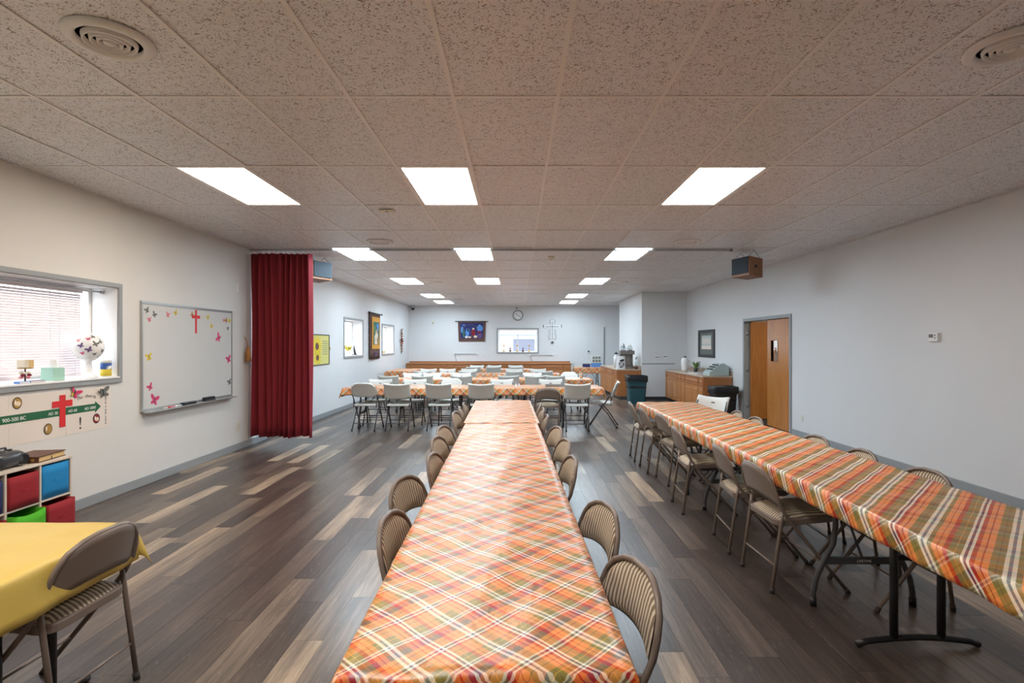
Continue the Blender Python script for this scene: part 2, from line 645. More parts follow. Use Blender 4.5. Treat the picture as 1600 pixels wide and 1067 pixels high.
def tag(o, label, cat, group=None, kind=None):
    o['label'] = label
    o['category'] = cat
    if group:
        o['group'] = group
    if kind:
        o['kind'] = kind
    return o


def thing(name, label, cat, loc=(0, 0, 0), rz=0.0, group=None):
    o = bpy.data.objects.new(name, None)
    o.empty_display_size = 0.1
    o.location = loc
    o.rotation_euler = (0, 0, rz)
    COL.objects.link(o)
    return tag(o, label, cat, group)


def struct(o, label, cat):
    return tag(o, label, cat, None, 'structure')


def copy_tree(o, parent=None):
    c = o.copy()
    COL.objects.link(c)
    c.parent = parent
    for ch in o.children:
        copy_tree(ch, c)
    return c


def text(name, body, size, loc, rot, m, parent=None, align='CENTER', line=1.0):
    cu = bpy.data.curves.new(name, 'FONT')
    cu.body = body
    cu.size = size
    cu.extrude = 0.0006
    cu.align_x = align
    cu.align_y = 'CENTER'
    cu.space_line = line
    cu.materials.append(M[m])
    o = bpy.data.objects.new(name, cu)
    o.location = loc
    o.rotation_euler = rot
    COL.objects.link(o)
    if parent:
        o.parent = parent
    return o


def ellipse(cu, cv, ru, rv, n=14, a0=0.0):
    out = []
    for i in range(n):
        a = 2 * PI * i / n
        u, v = ru * math.cos(a), rv * math.sin(a)
        out.append((cu + u * math.cos(a0) - v * math.sin(a0), cv + u * math.sin(a0) + v * math.cos(a0)))
    return out


def rounded(x0, x1, y0, y1, r, n=5):
    out = []
    for cx, cy, a in ((x1 - r, y1 - r, 0), (x0 + r, y1 - r, 90), (x0 + r, y0 + r, 180), (x1 - r, y0 + r, 270)):
        for i in range(n + 1):
            t = R(a + 90 * i / n)
            out.append((cx + r * math.cos(t), cy + r * math.sin(t)))
    return out


def butterfly(s, ang):
    """list of polygons: four wings and a body, unit scaled by s, turned by ang"""
    w = [ellipse(0.45, 0.34, 0.5, 0.27, 10, R(40)), ellipse(0.30, -0.30, 0.34, 0.22, 10, R(-40)),
         ellipse(-0.45, 0.34, 0.5, 0.27, 10, R(140)), ellipse(-0.30, -0.30, 0.34, 0.22, 10, R(-140))]
    b = [ellipse(0, 0, 0.07, 0.5, 8)]
    c, sn = math.cos(ang), math.sin(ang)
    tr = lambda p: [((u * c - v * sn) * s, (u * sn + v * c) * s) for u, v in p]
    return [tr(p) for p in w], [tr(p) for p in b]


# frames of the walls: (u along the wall to the viewer's right, v up, w out of the wall)
def LW(y, z):
    return lambda u, v, w: (XL + w, y + u, z + v)


def RW(y, z):
    return lambda u, v, w: (XR - w, y - u, z + v)


def BW(x, z):
    return lambda u, v, w: (x + u, YB - w, z + v)


ROT_L = (PI / 2, 0, PI / 2)
ROT_B = (PI / 2, 0, 0)
ROT_R = (PI / 2, 0, -PI / 2)

# ------------------------------------------------------------------ floor
fb = MB().box(XL - 0.4, XR + 2.2, YN - 0.2, YB + 0.4, -0.12, -0.006)
floor = struct(fb.build('floor', 'subfloor'), 'dark brown and grey wood-look plank floor of the hall', 'floor')
PWI, PLE = 0.1524, 1.2192
planks = []
ncol = int((XR - XL) / PWI) + 2
for c in range(ncol):
    x0 = XL + c * PWI
    if x0 > XR - 0.01:
        break
    x1 = min(x0 + PWI, XR)
    y = YN - rnd.random() * PLE
    while y < YB:
        t = rnd.random()
        tone = 0.08 + 0.34 * rnd.random() if t < 0.55 else (0.45 + 0.25 * rnd.random() if t < 0.84 else 0.75 + 0.25 * rnd.random())
        planks.append((x0, x1, max(y, YN), min(y + PLE, YB), tone))
        y += PLE


def plank_score(p):
    cx, cy = (p[0] + p[1]) / 2, (p[2] + p[3]) / 2
    if p[3] < 2.3 or abs(cx + 0.05) > cy * 0.99 + 0.2:
        return 1e9
    if 1.72 < cx < 2.3 and cy < 7.2:
        return cy + 5
    if -0.5 < cx < 0.15 and cy < 7.4:
        return 1e8
    return cy


planks.sort(key=plank_score)


def plank_mesh(ps):
    b = MB()
    tones = []
    g = 0.0007
    for (x0, x1, y0, y1, t) in ps:
        b.box(x0 + g, x1 - g, y0 + g, y1 - g, -0.006, 0.0)
        tones += [t] * 8
    return b, tones


def build_planks(ps, name):
    b, tones = plank_mesh(ps)
    o = b.build(name, 'floor', floor)
    a = o.data.attributes.new('tone', 'FLOAT', 'POINT')
    a.data.foreach_set('value', tones)
    return o


for p in planks[:300]:
    build_planks([p], 'plank')
rest = build_planks(planks[300:], 'plank_field')
rest['kind'] = 'stuff'

# ------------------------------------------------------------------ walls with openings


def wall_slab(name, plane, lo, hi, thick, holes, m, z1=ZC + 0.2, z0=0.0, outward=-1):
    """plane 'X': wall at x=plane_pos running along y; holes = (a0,a1,z0,z1)"""
    kind, pos = plane
    b = MB()
    aa = sorted({lo, hi, *[h[0] for h in holes], *[h[1] for h in holes]})
    zz = sorted({z0, z1, *[h[2] for h in holes], *[h[3] for h in holes]})
    for i in range(len(aa) - 1):
        for j in range(len(zz) - 1):
            ca, cz = (aa[i] + aa[i + 1]) / 2, (zz[j] + zz[j + 1]) / 2
            if any(h[0] < ca < h[1] and h[2] < cz < h[3] for h in holes):
                continue
            p0, p1 = sorted((pos, pos + outward * thick))
            if kind == 'X':
                b.box(p0, p1, aa[i], aa[i + 1], zz[j], zz[j + 1])
            else:
                b.box(aa[i], aa[i + 1], p0, p1, zz[j], zz[j + 1])
    return b.build(name, m)


WT = 0.31
W1 = (3.0, 5.42, 1.19, 2.10)
W2 = (12.52, 14.0, 1.24, 2.13)
W3 = (16.05, 17.5, 1.24, 2.11)
W4 = (-0.72, 0.77, 1.23, 2.10)
DOOR = (9.17, 11.0, 0.0, 2.0)
struct(wall_slab('wall_left', ('X', XL), YN, 8.0, WT, [W1], 'wall'), 'left wall beside the whiteboard and the near window', 'wall')
struct(wall_slab('wall_left', ('X', XL), 8.0, YB, WT, [W2, W3], 'panelY'), 'left wall of painted panelling beyond the curtain', 'wall')
struct(wall_slab('wall_right', ('X', XR), YN, YB, 0.14, [DOOR], 'panelY', outward=1), 'right wall with the wooden double door', 'wall')
struct(wall_slab('wall_back', ('Y', YB), XL, XR, WT, [W4], 'panelX', outward=1), 'far end wall with clock and small window', 'wall')
struct(wall_slab('wall_front', ('Y', YN), XL, XR, 0.2, [], 'wall', outward=-1), 'wall behind the camera', 'wall')
bx = MB().box(BOX_X, XR - 0.001, BOX_Y0, BOX_Y1, 0, ZC)
alc = struct(bx.build('wall_alcove', 'panelX'), 'boxed-out pale wall between the two runs of oak cabinets', 'wall')
tr = MB().box(BOX_X + 0.005, 4.35, BOX_Y0 - 0.012, BOX_Y0, 0.985, 1.01)
struct(tr.build('trim_1', 'grey_trim', bevel=0.003), 'thin grey rail across the boxed-out wall', 'trim')
tr = MB().box(BOX_X, XR, BOX_Y0 - 0.012, BOX_Y0, 0, 0.09)
struct(tr.build('baseboard_alcove', 'dark', bevel=0.003), 'dark baseboard of the boxed-out wall', 'baseboard')


def baseboard(name, x0, x1, y0, y1, label):
    b = MB().box(x0, x1, y0, y1, 0, 0.10)
    struct(b.build(name, 'grey_trim', bevel=0.006), label, 'baseboard')


baseboard('baseboard_left', XL, XL + 0.014, YN, 18.9, 'grey baseboard along the left wall')
baseboard('baseboard_right', XR - 0.014, XR, YN, DOOR[0] - 0.06, 'grey baseboard along the right wall before the door')

# ------------------------------------------------------------------ ceiling
TW, TD = 0.61, 1.2192
GX0, GY0 = -0.373, 3.12
cols = [GX0 + TW * i for i in range(-6, 9)]
xs = [XL] + [x for x in cols if XL + 0.05 < x < XR - 0.05] + [XR]
ys = [YN] + [GY0 + TD * i for i in range(-4, 14)] + [YB]
cb = MB().box(XL, XR, YN, YB, ZC + 0.10, ZC + 0.19)
ceil = struct(cb.build('ceiling', 'slab'), 'white suspended ceiling of speckled acoustic tiles', 'ceiling')
LIGHT_X = [(-2.813, 0), (-0.983, 1), (1.457, 2)]
lights = []
for k, colsel in ((-2, (0, 1)), (1, (0, 1, 2)), (4, (0, 1, 2)), (7, (0, 1, 2)), (10, (0, 2)), (12, (0, 2))):
    for c in colsel:
        lights.append((LIGHT_X[c][0], GY0 + TD * k, c, k))


def is_light(x, y):
    return any(abs(x - l[0]) < 0.1 and abs(y - l[1]) < 0.1 for l in lights)


tile_meshes = {}
for i in range(len(xs) - 1):
    for j in range(len(ys) - 1):
        if is_light(xs[i], ys[j]):
            continue
        w, d = xs[i + 1] - xs[i], ys[j + 1] - ys[j]
        key = (round(w, 3), round(d, 3))
        if key not in tile_meshes:
            b = MB().box(-w / 2 + 0.002, w / 2 - 0.002, -d / 2 + 0.002, d / 2 - 0.002, 0, 0.014)
            o = b.build('ceiling_tile', 'tile', ceil)
            tile_meshes[key] = o.data
        else:
            o = bpy.data.objects.new('ceiling_tile', tile_meshes[key])
            COL.objects.link(o)
            o.parent = ceil
        o.location = ((xs[i] + xs[i + 1]) / 2, (ys[j] + ys[j + 1]) / 2, ZC + 0.0055 + rnd.random() * 0.001)
        q = 1.0 if rnd.random() < 0.25 else 0.3
        o.rotation_euler = (rnd.uniform(-1, 1) * 0.0045 * q, rnd.uniform(-1, 1) * 0.006 * q, 0)
for x in xs[1:-1]:
    b = MB().box(x - 0.012, x + 0.012, YN, YB, ZC + 0.0, ZC + 0.004).box(x - 0.002, x + 0.002, YN, YB, ZC + 0.004, ZC + 0.04)
    b.build('grid_runner', 'grid', ceil)
for y in ys[1:-1]:
    b = MB().box(XL, XR, y - 0.012, y + 0.012, ZC + 0.001, ZC + 0.0045).box(XL, XR, y - 0.002, y + 0.002, ZC + 0.0045, ZC + 0.04)
    b.build('grid_crossbar', 'grid', ceil)
b = MB().box(XL, XL + 0.022, YN, YB, ZC - 0.003, ZC + 0.002)
b.build('wall_angle', 'grid', ceil)
b = MB().box(XR - 0.022, XR, YN, YB, ZC - 0.003, ZC + 0.002)
b.build('wall_angle', 'grid', ceil)

# ceiling lights
row_name = {-2: 'above the camera', 1: 'in the nearest visible row', 4: 'in the second row beside the curtain track', 7: 'in the third row',
            10: 'in the fourth row', 12: 'in the farthest row'}
col_name = ['left', 'middle', 'right']
tints = {}
for (x, y, c, k) in lights:
    if k <= 1 and c == 0:
        colr = WARM
    elif k <= 1:
        colr = NEUT
    else:
        colr = COOL
    key = colr
    if key not in tints:
        tints[key] = emit_mat('lamp_diffuser', colr, LAMP * (1.4 if colr is COOL else 1.0))
    t = thing('ceiling_light', '%s fluorescent ceiling light panel %s' % (col_name[c], row_name[k]), 'light', (x + TW / 2, y + TD / 2, ZC), 0, 'fluorescent ceiling panels')
    hx, hy = TW / 2 - 0.012, TD / 2 - 0.012
    b = MB()
    for (a0, a1, b0, b1) in ((-hx, hx, -hy, -hy + 0.024), (-hx, hx, hy - 0.024, hy), (-hx, -hx + 0.024, -hy + 0.024, hy - 0.024), (hx - 0.024, hx, -hy + 0.024, hy - 0.024)):
        b.box(a0, a1, b0, b1, 0.002, 0.02)
    b.build('frame', 'grid', t)
    MB().box(-hx + 0.024, hx - 0.024, -hy + 0.024, hy - 0.024, 0.008, 0.014).build('diffuser', tints[key], t)
    MB().box(-hx, hx, -hy, hy, 0.021, 0.09).build('housing', 'white_paint', t)

# round air diffusers
for n, (x, y) in enumerate([(-1.925, 2.53), (2.38, 2.58), (-1.925, 7.5), (2.38, 7.5), (-1.925, 12.4), (2.38, 12.4), (-1.925, 17.2), (2.38, 17.2)]):
    nm = 'left' if x < 0 else 'right'
    dist = ['nearest the camera', 'just before the curtain track', 'above the cross tables', 'near the far wall'][n // 2]
    t = thing('ceiling_vent', 'round white ceiling air vent on the %s %s' % (nm, dist), 'vent', (x, y, ZC), 0, 'round ceiling vents')
    MB().lathe([(0.185, 0.003), (0.186, -0.006), (0.17, -0.016), (0.145, -0.02), (0.132, -0.012), (0.13, 0.003)], (0, 0, 0), 32, cap=False).build('rim', 'white_paint', t, True)
    MB().lathe([(0.132, 0.004), (0.001, 0.004)], (0, 0, 0), 24).build('duct', 'black', t)
    for rr in (0.112, 0.083, 0.055):
        MB().lathe([(rr, -0.001), (rr - 0.004, -0.022), (rr - 0.012, -0.024), (rr - 0.016, -0.004)], (0, 0, 0), 28, cap=False).build('ring', 'white_paint', t, True)
    MB().lathe([(0.03, -0.002), (0.027, -0.022), (0.01, -0.026), (0.002, -0.026)], (0, 0, 0), 18).build('hub', 'white_paint', t, True)

t = thing('smoke_detector', 'small round smoke detector on ceiling past the curtain track', 'smoke detector', (0.56, 8.8, ZC))
MB().lathe([(0.055, 0), (0.055, -0.02), (0.04, -0.04), (0.01, -0.042)], (0, 0, 0), 20).build('housing', 'ivory', t, True)
MB().lathe([(0.012, -0.042), (0.01, -0.047), (0.002, -0.048)], (0, 0, 0), 10).build('button', 'grey', t, True)
t = thing('ceiling_sensor', 'small flat tan plate on ceiling left of the middle light', 'sensor', (-1.40, 5.75, ZC))
MB().box(-0.08, 0.08, -0.05, 0.05, -0.012, 0).build('plate', 'ivory', t, bevel=0.004)
MB().lathe([(0.012, -0.012), (0.009, -0.017), (0.002, -0.018)], (0, 0, 0), 10).build('lens', 'grey', t, True)
t = thing('ceiling_hook', 'tiny white hook hanging below the middle near light', 'hook', (-0.462, 5.72, ZC))
MB().lathe([(0.012, 0), (0.012, -0.006), (0.003, -0.008)], (0, 0, 0), 10).build('plate', 'white_paint', t)
MB().tube([(0, 0, -0.006), (0, 0, -0.02), (0.009, 0, -0.032), (0, 0, -0.042), (-0.008, 0, -0.034)], 0.002, 6).build('wire', 'white_paint', t, True)

# curtain track and curtain
YT = 8.09
b = MB().box(XL + 0.01, 3.22, YT - 0.018, YT + 0.018, ZC - 0.028, ZC - 0.002)
ct = thing('curtain_track', 'grey metal curtain track across the ceiling', 'track', (0, 0, 0))
b.build('rail', 'alu', ct, bevel=0.003)
MB().box(3.215, 3.25, YT - 0.024, YT + 0.024, ZC - 0.034, ZC - 0.001).build('end_cap', 'grey', ct)
cu = thing('curtain', 'burgundy pleated divider curtain drawn back against the left wall', 'curtain', (0, 0, 0))


def curtain_pt(u, v):
    z = 0.135 + v * (ZC - 0.07 - 0.135)
    x0 = XL + 0.016
    x = x0 + u * (0.925 + 0.02 * (1 - v))
    ph = u * 2 * PI * 10 + 1.3 * math.sin(u * 9 + (1 - v) * 1.2) + 0.7 * math.sin(u * 21)
    amp = 0.036 + 0.058 * (1 - v) * (0.65 + 0.35 * math.sin(u * 13))
    y = YT + amp * math.sin(ph) + 0.02 * math.sin(u * 7 + v * 2)
    x += 0.012 * math.sin(2 * ph) * (1 - v)
    return (x, y, z + 0.012 * math.sin(u * 17) * (1 - v))


MB().grid(curtain_pt, 180, 14).build('cloth', 'red_cloth', cu, True, solid=0.003)
for i in range(13):
    x = XL + 0.04 + i * 0.074
    MB().tube([(x, YT, ZC - 0.028), (x, YT - 0.008, ZC - 0.05), (x, YT, ZC - 0.075)], 0.003, 6).build('hook', 'steel', cu)
b = MB()
b.lathe([(0.004, 0.10), (0.018, 0.09), (0.028, 0.06), (0.02, 0.045), (0.03, 0.03), (0.045, -0.12), (0.002, -0.12)], (XL + 0.06, YT - 0.15, 1.40), 12)
M['tassel'] = mat('old_gold_thread', srgb(168, 112, 58), 0.8, 0, 0.2, 90)
tb = thing('curtain_tieback', 'gold tassel tieback hanging at the left edge of the curtain', 'tassel', (0, 0, 0))
b.build('tassel', 'tassel', tb, True)
MB().tube([(XL + 0.06, YT - 0.15, 1.49), (XL + 0.04, YT - 0.15, 1.58), (XL + 0.003, YT - 0.14, 1.64)], 0.006, 6).build('cord', 'tassel', tb, True)


# ------------------------------------------------------------------ windows
def window(n, wall, a0, a1, z0, z1, label, mull=True):
    """grey inner casing, deep white reveal, frame and glass at the outer side"""
    t = bpy.data.objects.new('window_%d' % n, None)
    COL.objects.link(t)
    struct(t, label, 'window')
    c = 0.045

    def bx(b, u0, u1, w0, w1, v0, v1):
        # u along the wall, w out of the wall into the room (negative = into the reveal)
        if wall == 'L':
            b.box(XL + w0, XL + w1, u0, u1, v0, v1)
        else:
            b.box(u0, u1, YB - w1, YB - w0, v0, v1)
    for (u0, u1, v0, v1) in ((a0 - c, a1 + c, z1, z1 + c), (a0 - c, a1 + c, z0 - c, z0), (a0 - c, a0, z0, z1), (a1, a1 + c, z0, z1)):
        b = MB()
        bx(b, u0, u1, 0.0, 0.022, v0, v1)
        b.build('casing', 'grey_trim', t, bevel=0.004)
    b = MB()
    bx(b, a0, a1, -WT + 0.05, 0.03, z0, z0 + 0.018)
    b.build('sill', 'white_paint', t, bevel=0.004)
    for (u0, u1, v0, v1) in ((a0, a1, z1 - 0.006, z1), (a0, a0 + 0.006, z0, z1), (a1 - 0.006, a1, z0, z1)):
        b = MB()
        bx(b, u0, u1, -WT + 0.06, -0.001, v0, v1)
        b.build('reveal', 'white_paint', t)
    f = 0.04
    for (u0, u1, v0, v1) in ((a0, a1, z1 - f, z1), (a0, a1, z0, z0 + f), (a0, a0 + f, z0 + f, z1 - f), (a1 - f, a1, z0 + f, z1 - f)):
        b = MB()
        bx(b, u0, u1, -WT + 0.01, -WT + 0.05, v0, v1)
        b.build('sash', 'white_paint', t, bevel=0.003)
    if mull:
        b = MB()
        m = (a0 + a1) / 2
        bx(b, m - 0.018, m + 0.018, -WT + 0.012, -WT + 0.048, z0 + f, z1 - f)
        b.build('mullion', 'white_paint', t)
        for (u0, u1) in ((a0 + f, m - 0.018), (m + 0.018, a1 - f)):
            b = MB()
            bx(b, u0, u1, -WT + 0.026, -WT + 0.03, z0 + f, z1 - f)
            b.build('pane', 'glass', t)
    else:
        b = MB()
        bx(b, a0 + f, a1 - f, -WT + 0.026, -WT + 0.03, z0 + f, z1 - f)
        b.build('pane', 'glass', t)
    return t


window(1, 'L', *W1, 'near left window with deep white reveal and grey casing')
window(2, 'L', *W2, 'grey-cased left window before the long banner')
window(3, 'L', *W3, 'grey-cased left window beyond the long banner')
window(4, 'B', *W4, 'grey-cased window in the far wall')

bl = thing('window_blind', 'pale pink venetian blind lowered in the near left window', 'blind', (0, 0, 0))
bxm = XL - WT + 0.085
MB().box(bxm - 0.025, bxm + 0.025, 3.03, 5.24, 2.03, 2.075).build('headrail', 'blind', bl, bevel=0.003)
sl = MB()
nsl = 33
for i in range(nsl):
    z = 1.255 + i * (2.03 - 1.255) / nsl
    n0 = len(sl.v)
    a = R(63)
    dx, dz = 0.0125 * math.cos(a), 0.0125 * math.sin(a)
    sl.grid(lambda u, v: (bxm + (u * 2 - 1) * dx, 3.03 + v * 2.21, z + (u * 2 - 1) * -dz + 0.002 * (1 - (2 * u - 1) ** 2)), 3, 1)
so = sl.build('slats', 'blind', bl)
so['kind'] = 'stuff'
for y in (3.4, 4.15, 4.6, 4.98, 5.16):
    MB().tube([(bxm + 0.016, y, 1.235), (bxm + 0.016, y, 2.04)], 0.0022, 5).build('ladder_cord', 'blind', bl)
MB().box(bxm - 0.014, bxm + 0.014, 3.03, 5.24, 1.226, 1.246).build('bottom_rail', 'blind', bl, bevel=0.003)
MB().tube([(bxm + 0.03, 4.86, 2.04), (bxm + 0.034, 4.86, 1.55)], 0.004, 6).build('tilt_wand', 'white_paint', bl)
ro = thing('curtain_rod', 'thin metal rod across the top of the near window reveal', 'rod', (0, 0, 0))
MB().tube([(XL - 0.14, 3.0, 2.055), (XL - 0.14, 5.41, 2.055)], 0.007, 8).build('pole', 'alu', ro, True)
MB().tube([(XL - 0.14, 5.385, 2.055), (XL - 0.14, 5.413, 2.055)], 0.016, 10).build('socket', 'alu', ro, True)

# outside: ground and the pale building beyond the far window
gd = MB().box(-40, 40, -30, 60, -0.6, -0.5)
struct(gd.build('ground', 'ground'), 'pale gravel ground outside the windows', 'ground')
nb = thing('neighbouring_building', 'pale blue sided building seen through the far window', 'building', (0, 27.5, -0.5))
MB().box(-2.6, 4.5, 0, 4, 0, 2.55).build('wall', 'siding', nb)
MB().box(-2.8, 4.7, -0.25, 4.2, 2.55, 2.7).build('roof', 'white_paint', nb)
MB().box(-0.2, 0.9, -0.03, 0.0, 1.5, 2.3).build('window', mat('dim_window', srgb(122, 126, 142), 0.6), nb)


# ------------------------------------------------------------------ chairs
def metal_chair():
    """taupe steel folding chair with striped padded seat and back; faces +Y, origin on the floor under the seat"""
    t = thing('folding_chair', 'x', 'chair')
    sgn = (1, -1)
    half = [(0.218, 0.235, 0.006), (0.220, 0.03, 0.25), (0.222, -0.12, 0.43), (0.222, -0.165, 0.49), (0.222, -0.20, 0.56), (0.217, -0.216, 0.615), (0.200, -0.232, 0.668),
            (0.165, -0.246, 0.712), (0.11, -0.261, 0.741), (0.05, -0.269, 0.753)]
    path = half + [(-x, y, z) for x, y, z in reversed(half)]
    MB().tube(path, 0.0115, 8).build('back_frame', 'tan_metal', t, True)
    for s in sgn:
        MB().tube([(s * 0.2, -0.165, 0.50), (s * 0.2, -0.175, 0.43), (s * 0.2, -0.235, 0.004)], 0.011, 8).build('leg', 'tan_metal', t, True)
        MB().tube([(s * 0.2, -0.229, 0.03), (s * 0.2, -0.236, 0.0)], 0.0145, 8).build('foot_cap', 'rubber', t, True)
        MB().tube([(s * 0.218, 0.215, 0.03), (s * 0.218, 0.236, 0.0)], 0.0145, 8).build('foot_cap', 'rubber', t, True)
    MB().tube([(-0.2, -0.212, 0.165), (0.2, -0.212, 0.165)], 0.0065, 6).build('rung', 'tan_metal', t, True)
    MB().tube([(-0.219, 0.093, 0.175), (0.219, 0.093, 0.175)], 0.0065, 6).build('rung', 'tan_metal', t, True)
    pan = rounded(-0.198, 0.198, -0.20, 0.205, 0.06)
    MB().prism(pan, lambda u, v, w: (u, v, 0.405 + 0.03 * (v + 0.2) / 0.4 + w), 0.035).build('seat_pan', 'tan_metal', t, bevel=0.004)

    def cush(u, v):
        a = 2 * PI * v
        # rounded square rings
        k = 1 / max(abs(math.cos(a)), abs(math.sin(a)))
        k = 1 + (k - 1) * 0.72
        r = (1 - u)
        x = 0.188 * r * k * math.cos(a)
        y = 0.195 * r * k * math.sin(a)
        h = 0.034 * min(1, (1 - r ** 6) * 1.0) + 0.004 * u
        return (x, y + 0.002, 0.438 + 0.03 * (y + 0.2) / 0.4 + h)
    MB().grid(cush, 8, 24).build('seat_cushion', 'stripe', t, True)

    def back(off, sx, bulge):
        def fn(u, v):
            s = 2 * u - 1
            zt = 0.605 + 0.148 * max(0.0, 1 - abs(s) ** 2.6) ** 0.5
            zb = 0.535 + 0.03 * (1 - s * s)
            inset = (1 - sx) * 0.1
            z = zb + inset + (zt - inset - zb - inset) * v
            yb = -0.205 - (z - 0.58) * 0.27
            y = yb - 0.032 * (1 - s * s) + off + bulge * (1 - s ** 6) * (1 - (2 * v - 1) ** 6)
            return (s * 0.212 * sx, y, z)
        return fn
    MB().grid(back(0.0, 1.0, 0.0), 18, 6).build('backrest', 'tan_metal', t, True, solid=0.006)
    MB().grid(back(0.004, 0.93, 0.016), 18, 8).build('back_cushion', 'stripe', t, True)
    return t


def plastic_chair(round_back=False):
    """white blow-moulded folding chair on a grey tubular frame; faces +Y"""
    t = thing('folding_chair', 'x', 'chair')
    for s in (1, -1):
        MB().tube([(s * 0.215, 0.25, 0.004), (s * 0.218, 0.02, 0.36), (s * 0.218, -0.165, 0.62), (s * 0.214, -0.235, 0.78)], 0.0115, 8).build('leg', 'grey_frame', t, True)
        MB().tube([(s * 0.195, 0.05, 0.425), (s * 0.195, -0.10, 0.26), (s * 0.20, -0.27, 0.004)], 0.011, 8).build('leg', 'grey_frame', t, True)
        for (y0, y1, x) in ((0.235, 0.252, 0.215), (-0.255, -0.272, 0.20)):
            MB().tube([(s * x, y0, 0.035), (s * x, y1, 0.0)], 0.0145, 8).build('foot_cap', 'black', t, True)
        MB().tube([(s * 0.214, -0.15, 0.60), (s * 0.2, -0.165, 0.41)], 0.007, 6).build('link', 'grey_frame', t, True)
    MB().tube([(-0.2, -0.19, 0.125), (0.2, -0.19, 0.125)], 0.007, 6).build('rung', 'grey_frame', t, True)
    MB().tube([(-0.215, 0.165, 0.14), (0.215, 0.165, 0.14)], 0.007, 6).build('rung', 'grey_frame', t, True)
    MB().tube([(-0.195, -0.10, 0.26), (0.195, -0.10, 0.26)], 0.007, 6).build('rung', 'grey_frame', t, True)

    def seat(u, v):
        s, q = 2 * u - 1, 2 * v - 1
        k = 1 - 0.10 * max(0, (abs(q) - 0.6) / 0.4) ** 2
        return (0.205 * s * k, 0.02 + 0.205 * q, 0.445 + 0.018 * v - 0.014 * (1 - s * s) * (1 - q * q) - (0.02 * max(0, q) ** 4))
    MB().grid(seat, 12, 10).build('seat', 'white_plastic', t, True, solid=0.026)

    def back(u, v):
        s = 2 * u - 1
        if round_back:
            zt = 0.85 - 0.12 * max(0, (abs(s) - 0.35) / 0.65) ** 2.6
            zb = 0.60 + 0.05 * max(0, (abs(s) - 0.5) / 0.5) ** 2
        else:
            zt = 0.842 - 0.022 * (1 - s * s)
            zb = 0.575 - 0.018 * (1 - s * s)
        z = zb + (zt - zb) * v
        y = -0.152 - (z - 0.575) * 0.42 - 0.045 * (1 - s * s) - (0.012 * max(0, v - 0.85) / 0.15)
        return (0.228 * s, y, z)
    MB().grid(back, 16, 8).build('backrest', 'white_plastic', t, True, solid=0.022)
    if not round_back:
        sm = MB()
        for off in (-0.0125, 0.0125):
            sm.box(-0.026, 0.026, -0.268 + off - 0.0015, -0.268 + off + 0.0015, 0.752, 0.764)
        sm.build('hand_slot', 'black', t)
    return t


protos = {'metal': metal_chair(), 'plastic': plastic_chair(), 'round': plastic_chair(True)}
used = set()


def chair(kind, x, y, rz, label, group):
    p = protos[kind]
    if kind not in used:
        used.add(kind)
        o = p
    else:
        o = copy_tree(p)
    o.location = (x, y, 0)
    o.rotation_euler = (0, 0, rz)
    o['label'] = label
    o['category'] = 'chair'
    o['group'] = group
    o.name = {'metal': 'folding_chair', 'plastic': 'plastic_chair', 'round': 'plastic_chair'}[kind]
    return o


ORD = ['first', 'second', 'third', 'fourth', 'fifth', 'sixth', 'seventh', 'eighth', 'ninth']
FACE_R, FACE_L, FACE_AWAY, FACE_CAM = -PI / 2, PI / 2, 0.0, PI
# middle long table: distances along the room
mid_x = lambda y: -0.075 - 0.020 * (y - 1.27)
for n, (y, off, a) in enumerate([(2.40, -0.225, -5), (3.03, -0.30, -15), (3.74, -0.215, -6), (4.42, -0.28, -9), (5.0, -0.305, -12), (6.08, -0.28, -6), (6.6, -0.26, 3), (7.08, -0.25, 0)]):
    chair('metal', mid_x(y) + off, y, FACE_R + R(a), 'beige padded folding chair, %s from the camera on the left of the middle table' % ORD[n], 'beige folding chairs at the middle table')
for n, (y, off, a) in enumerate([(1.82, 0.26, 14), (2.52, 0.275, 14), (3.64, 0.245, 6), (4.30, 0.275, 9), (4.95, 0.275, 12), (5.85, 0.23, 0), (6.45, 0.23, 4), (7.0, 0.23, -2)]):
    chair('metal', mid_x(y) + off, y, FACE_L + R(a), 'beige padded folding chair, %s from the camera on the right of the middle table' % ORD[n], 'beige folding chairs at the middle table')
# right long table
for n, (y, j, a) in enumerate([(3.50, 0.0, 2), (4.08, 0.0, -5), (5.0, -0.06, -3), (5.97, 0.05, 4), (6.52, -0.02, 0), (7.15, -0.02, -4)]):
    chair('metal', 1.795 + j, y, FACE_R + R(a), 'beige padded folding chair, %s from the camera on the aisle side of the right table' % ORD[n], 'beige folding chairs at the right table')
for n, (y, j, a) in enumerate([(3.28, 0.0, 2), (3.92, 0.0, -2), (4.50, 0.0, 3), (5.66, 0.0, 0), (6.20, 0.02, -3)]):
    chair('metal', 2.275 + j, y, FACE_L + R(a), 'beige padded folding chair, %s from the camera on the wall side of the right table' % ORD[n], 'beige folding chairs at the right table')
chair('plastic', 2.40, 6.95, FACE_L + R(38), 'white plastic folding chair at the far end of the right table by black bin', 'white plastic folding chairs')
# chair at the end of the yellow table
chair('metal', -1.985, 2.26, FACE_L + R(-3), 'taupe folding chair with striped seat at the yellow table', 'beige folding chairs')
cs = thing('seat_cushion', 'pale sage cushion on the second aisle chair of the right table', 'cushion', (1.79, 4.08, 0.487))
MB().lathe([(0.002, 0.0), (0.12, 0.0), (0.145, 0.012), (0.13, 0.026), (0.06, 0.034), (0.002, 0.035)], (0, 0, 0), 20).build('pad', 'sage', cs, True)
MB().lathe([(0.006, 0.034), (0.005, 0.038), (0.001, 0.039)], (0, 0, 0), 8).build('button', 'white_plastic', cs, True)

WG = 'white plastic folding chairs'


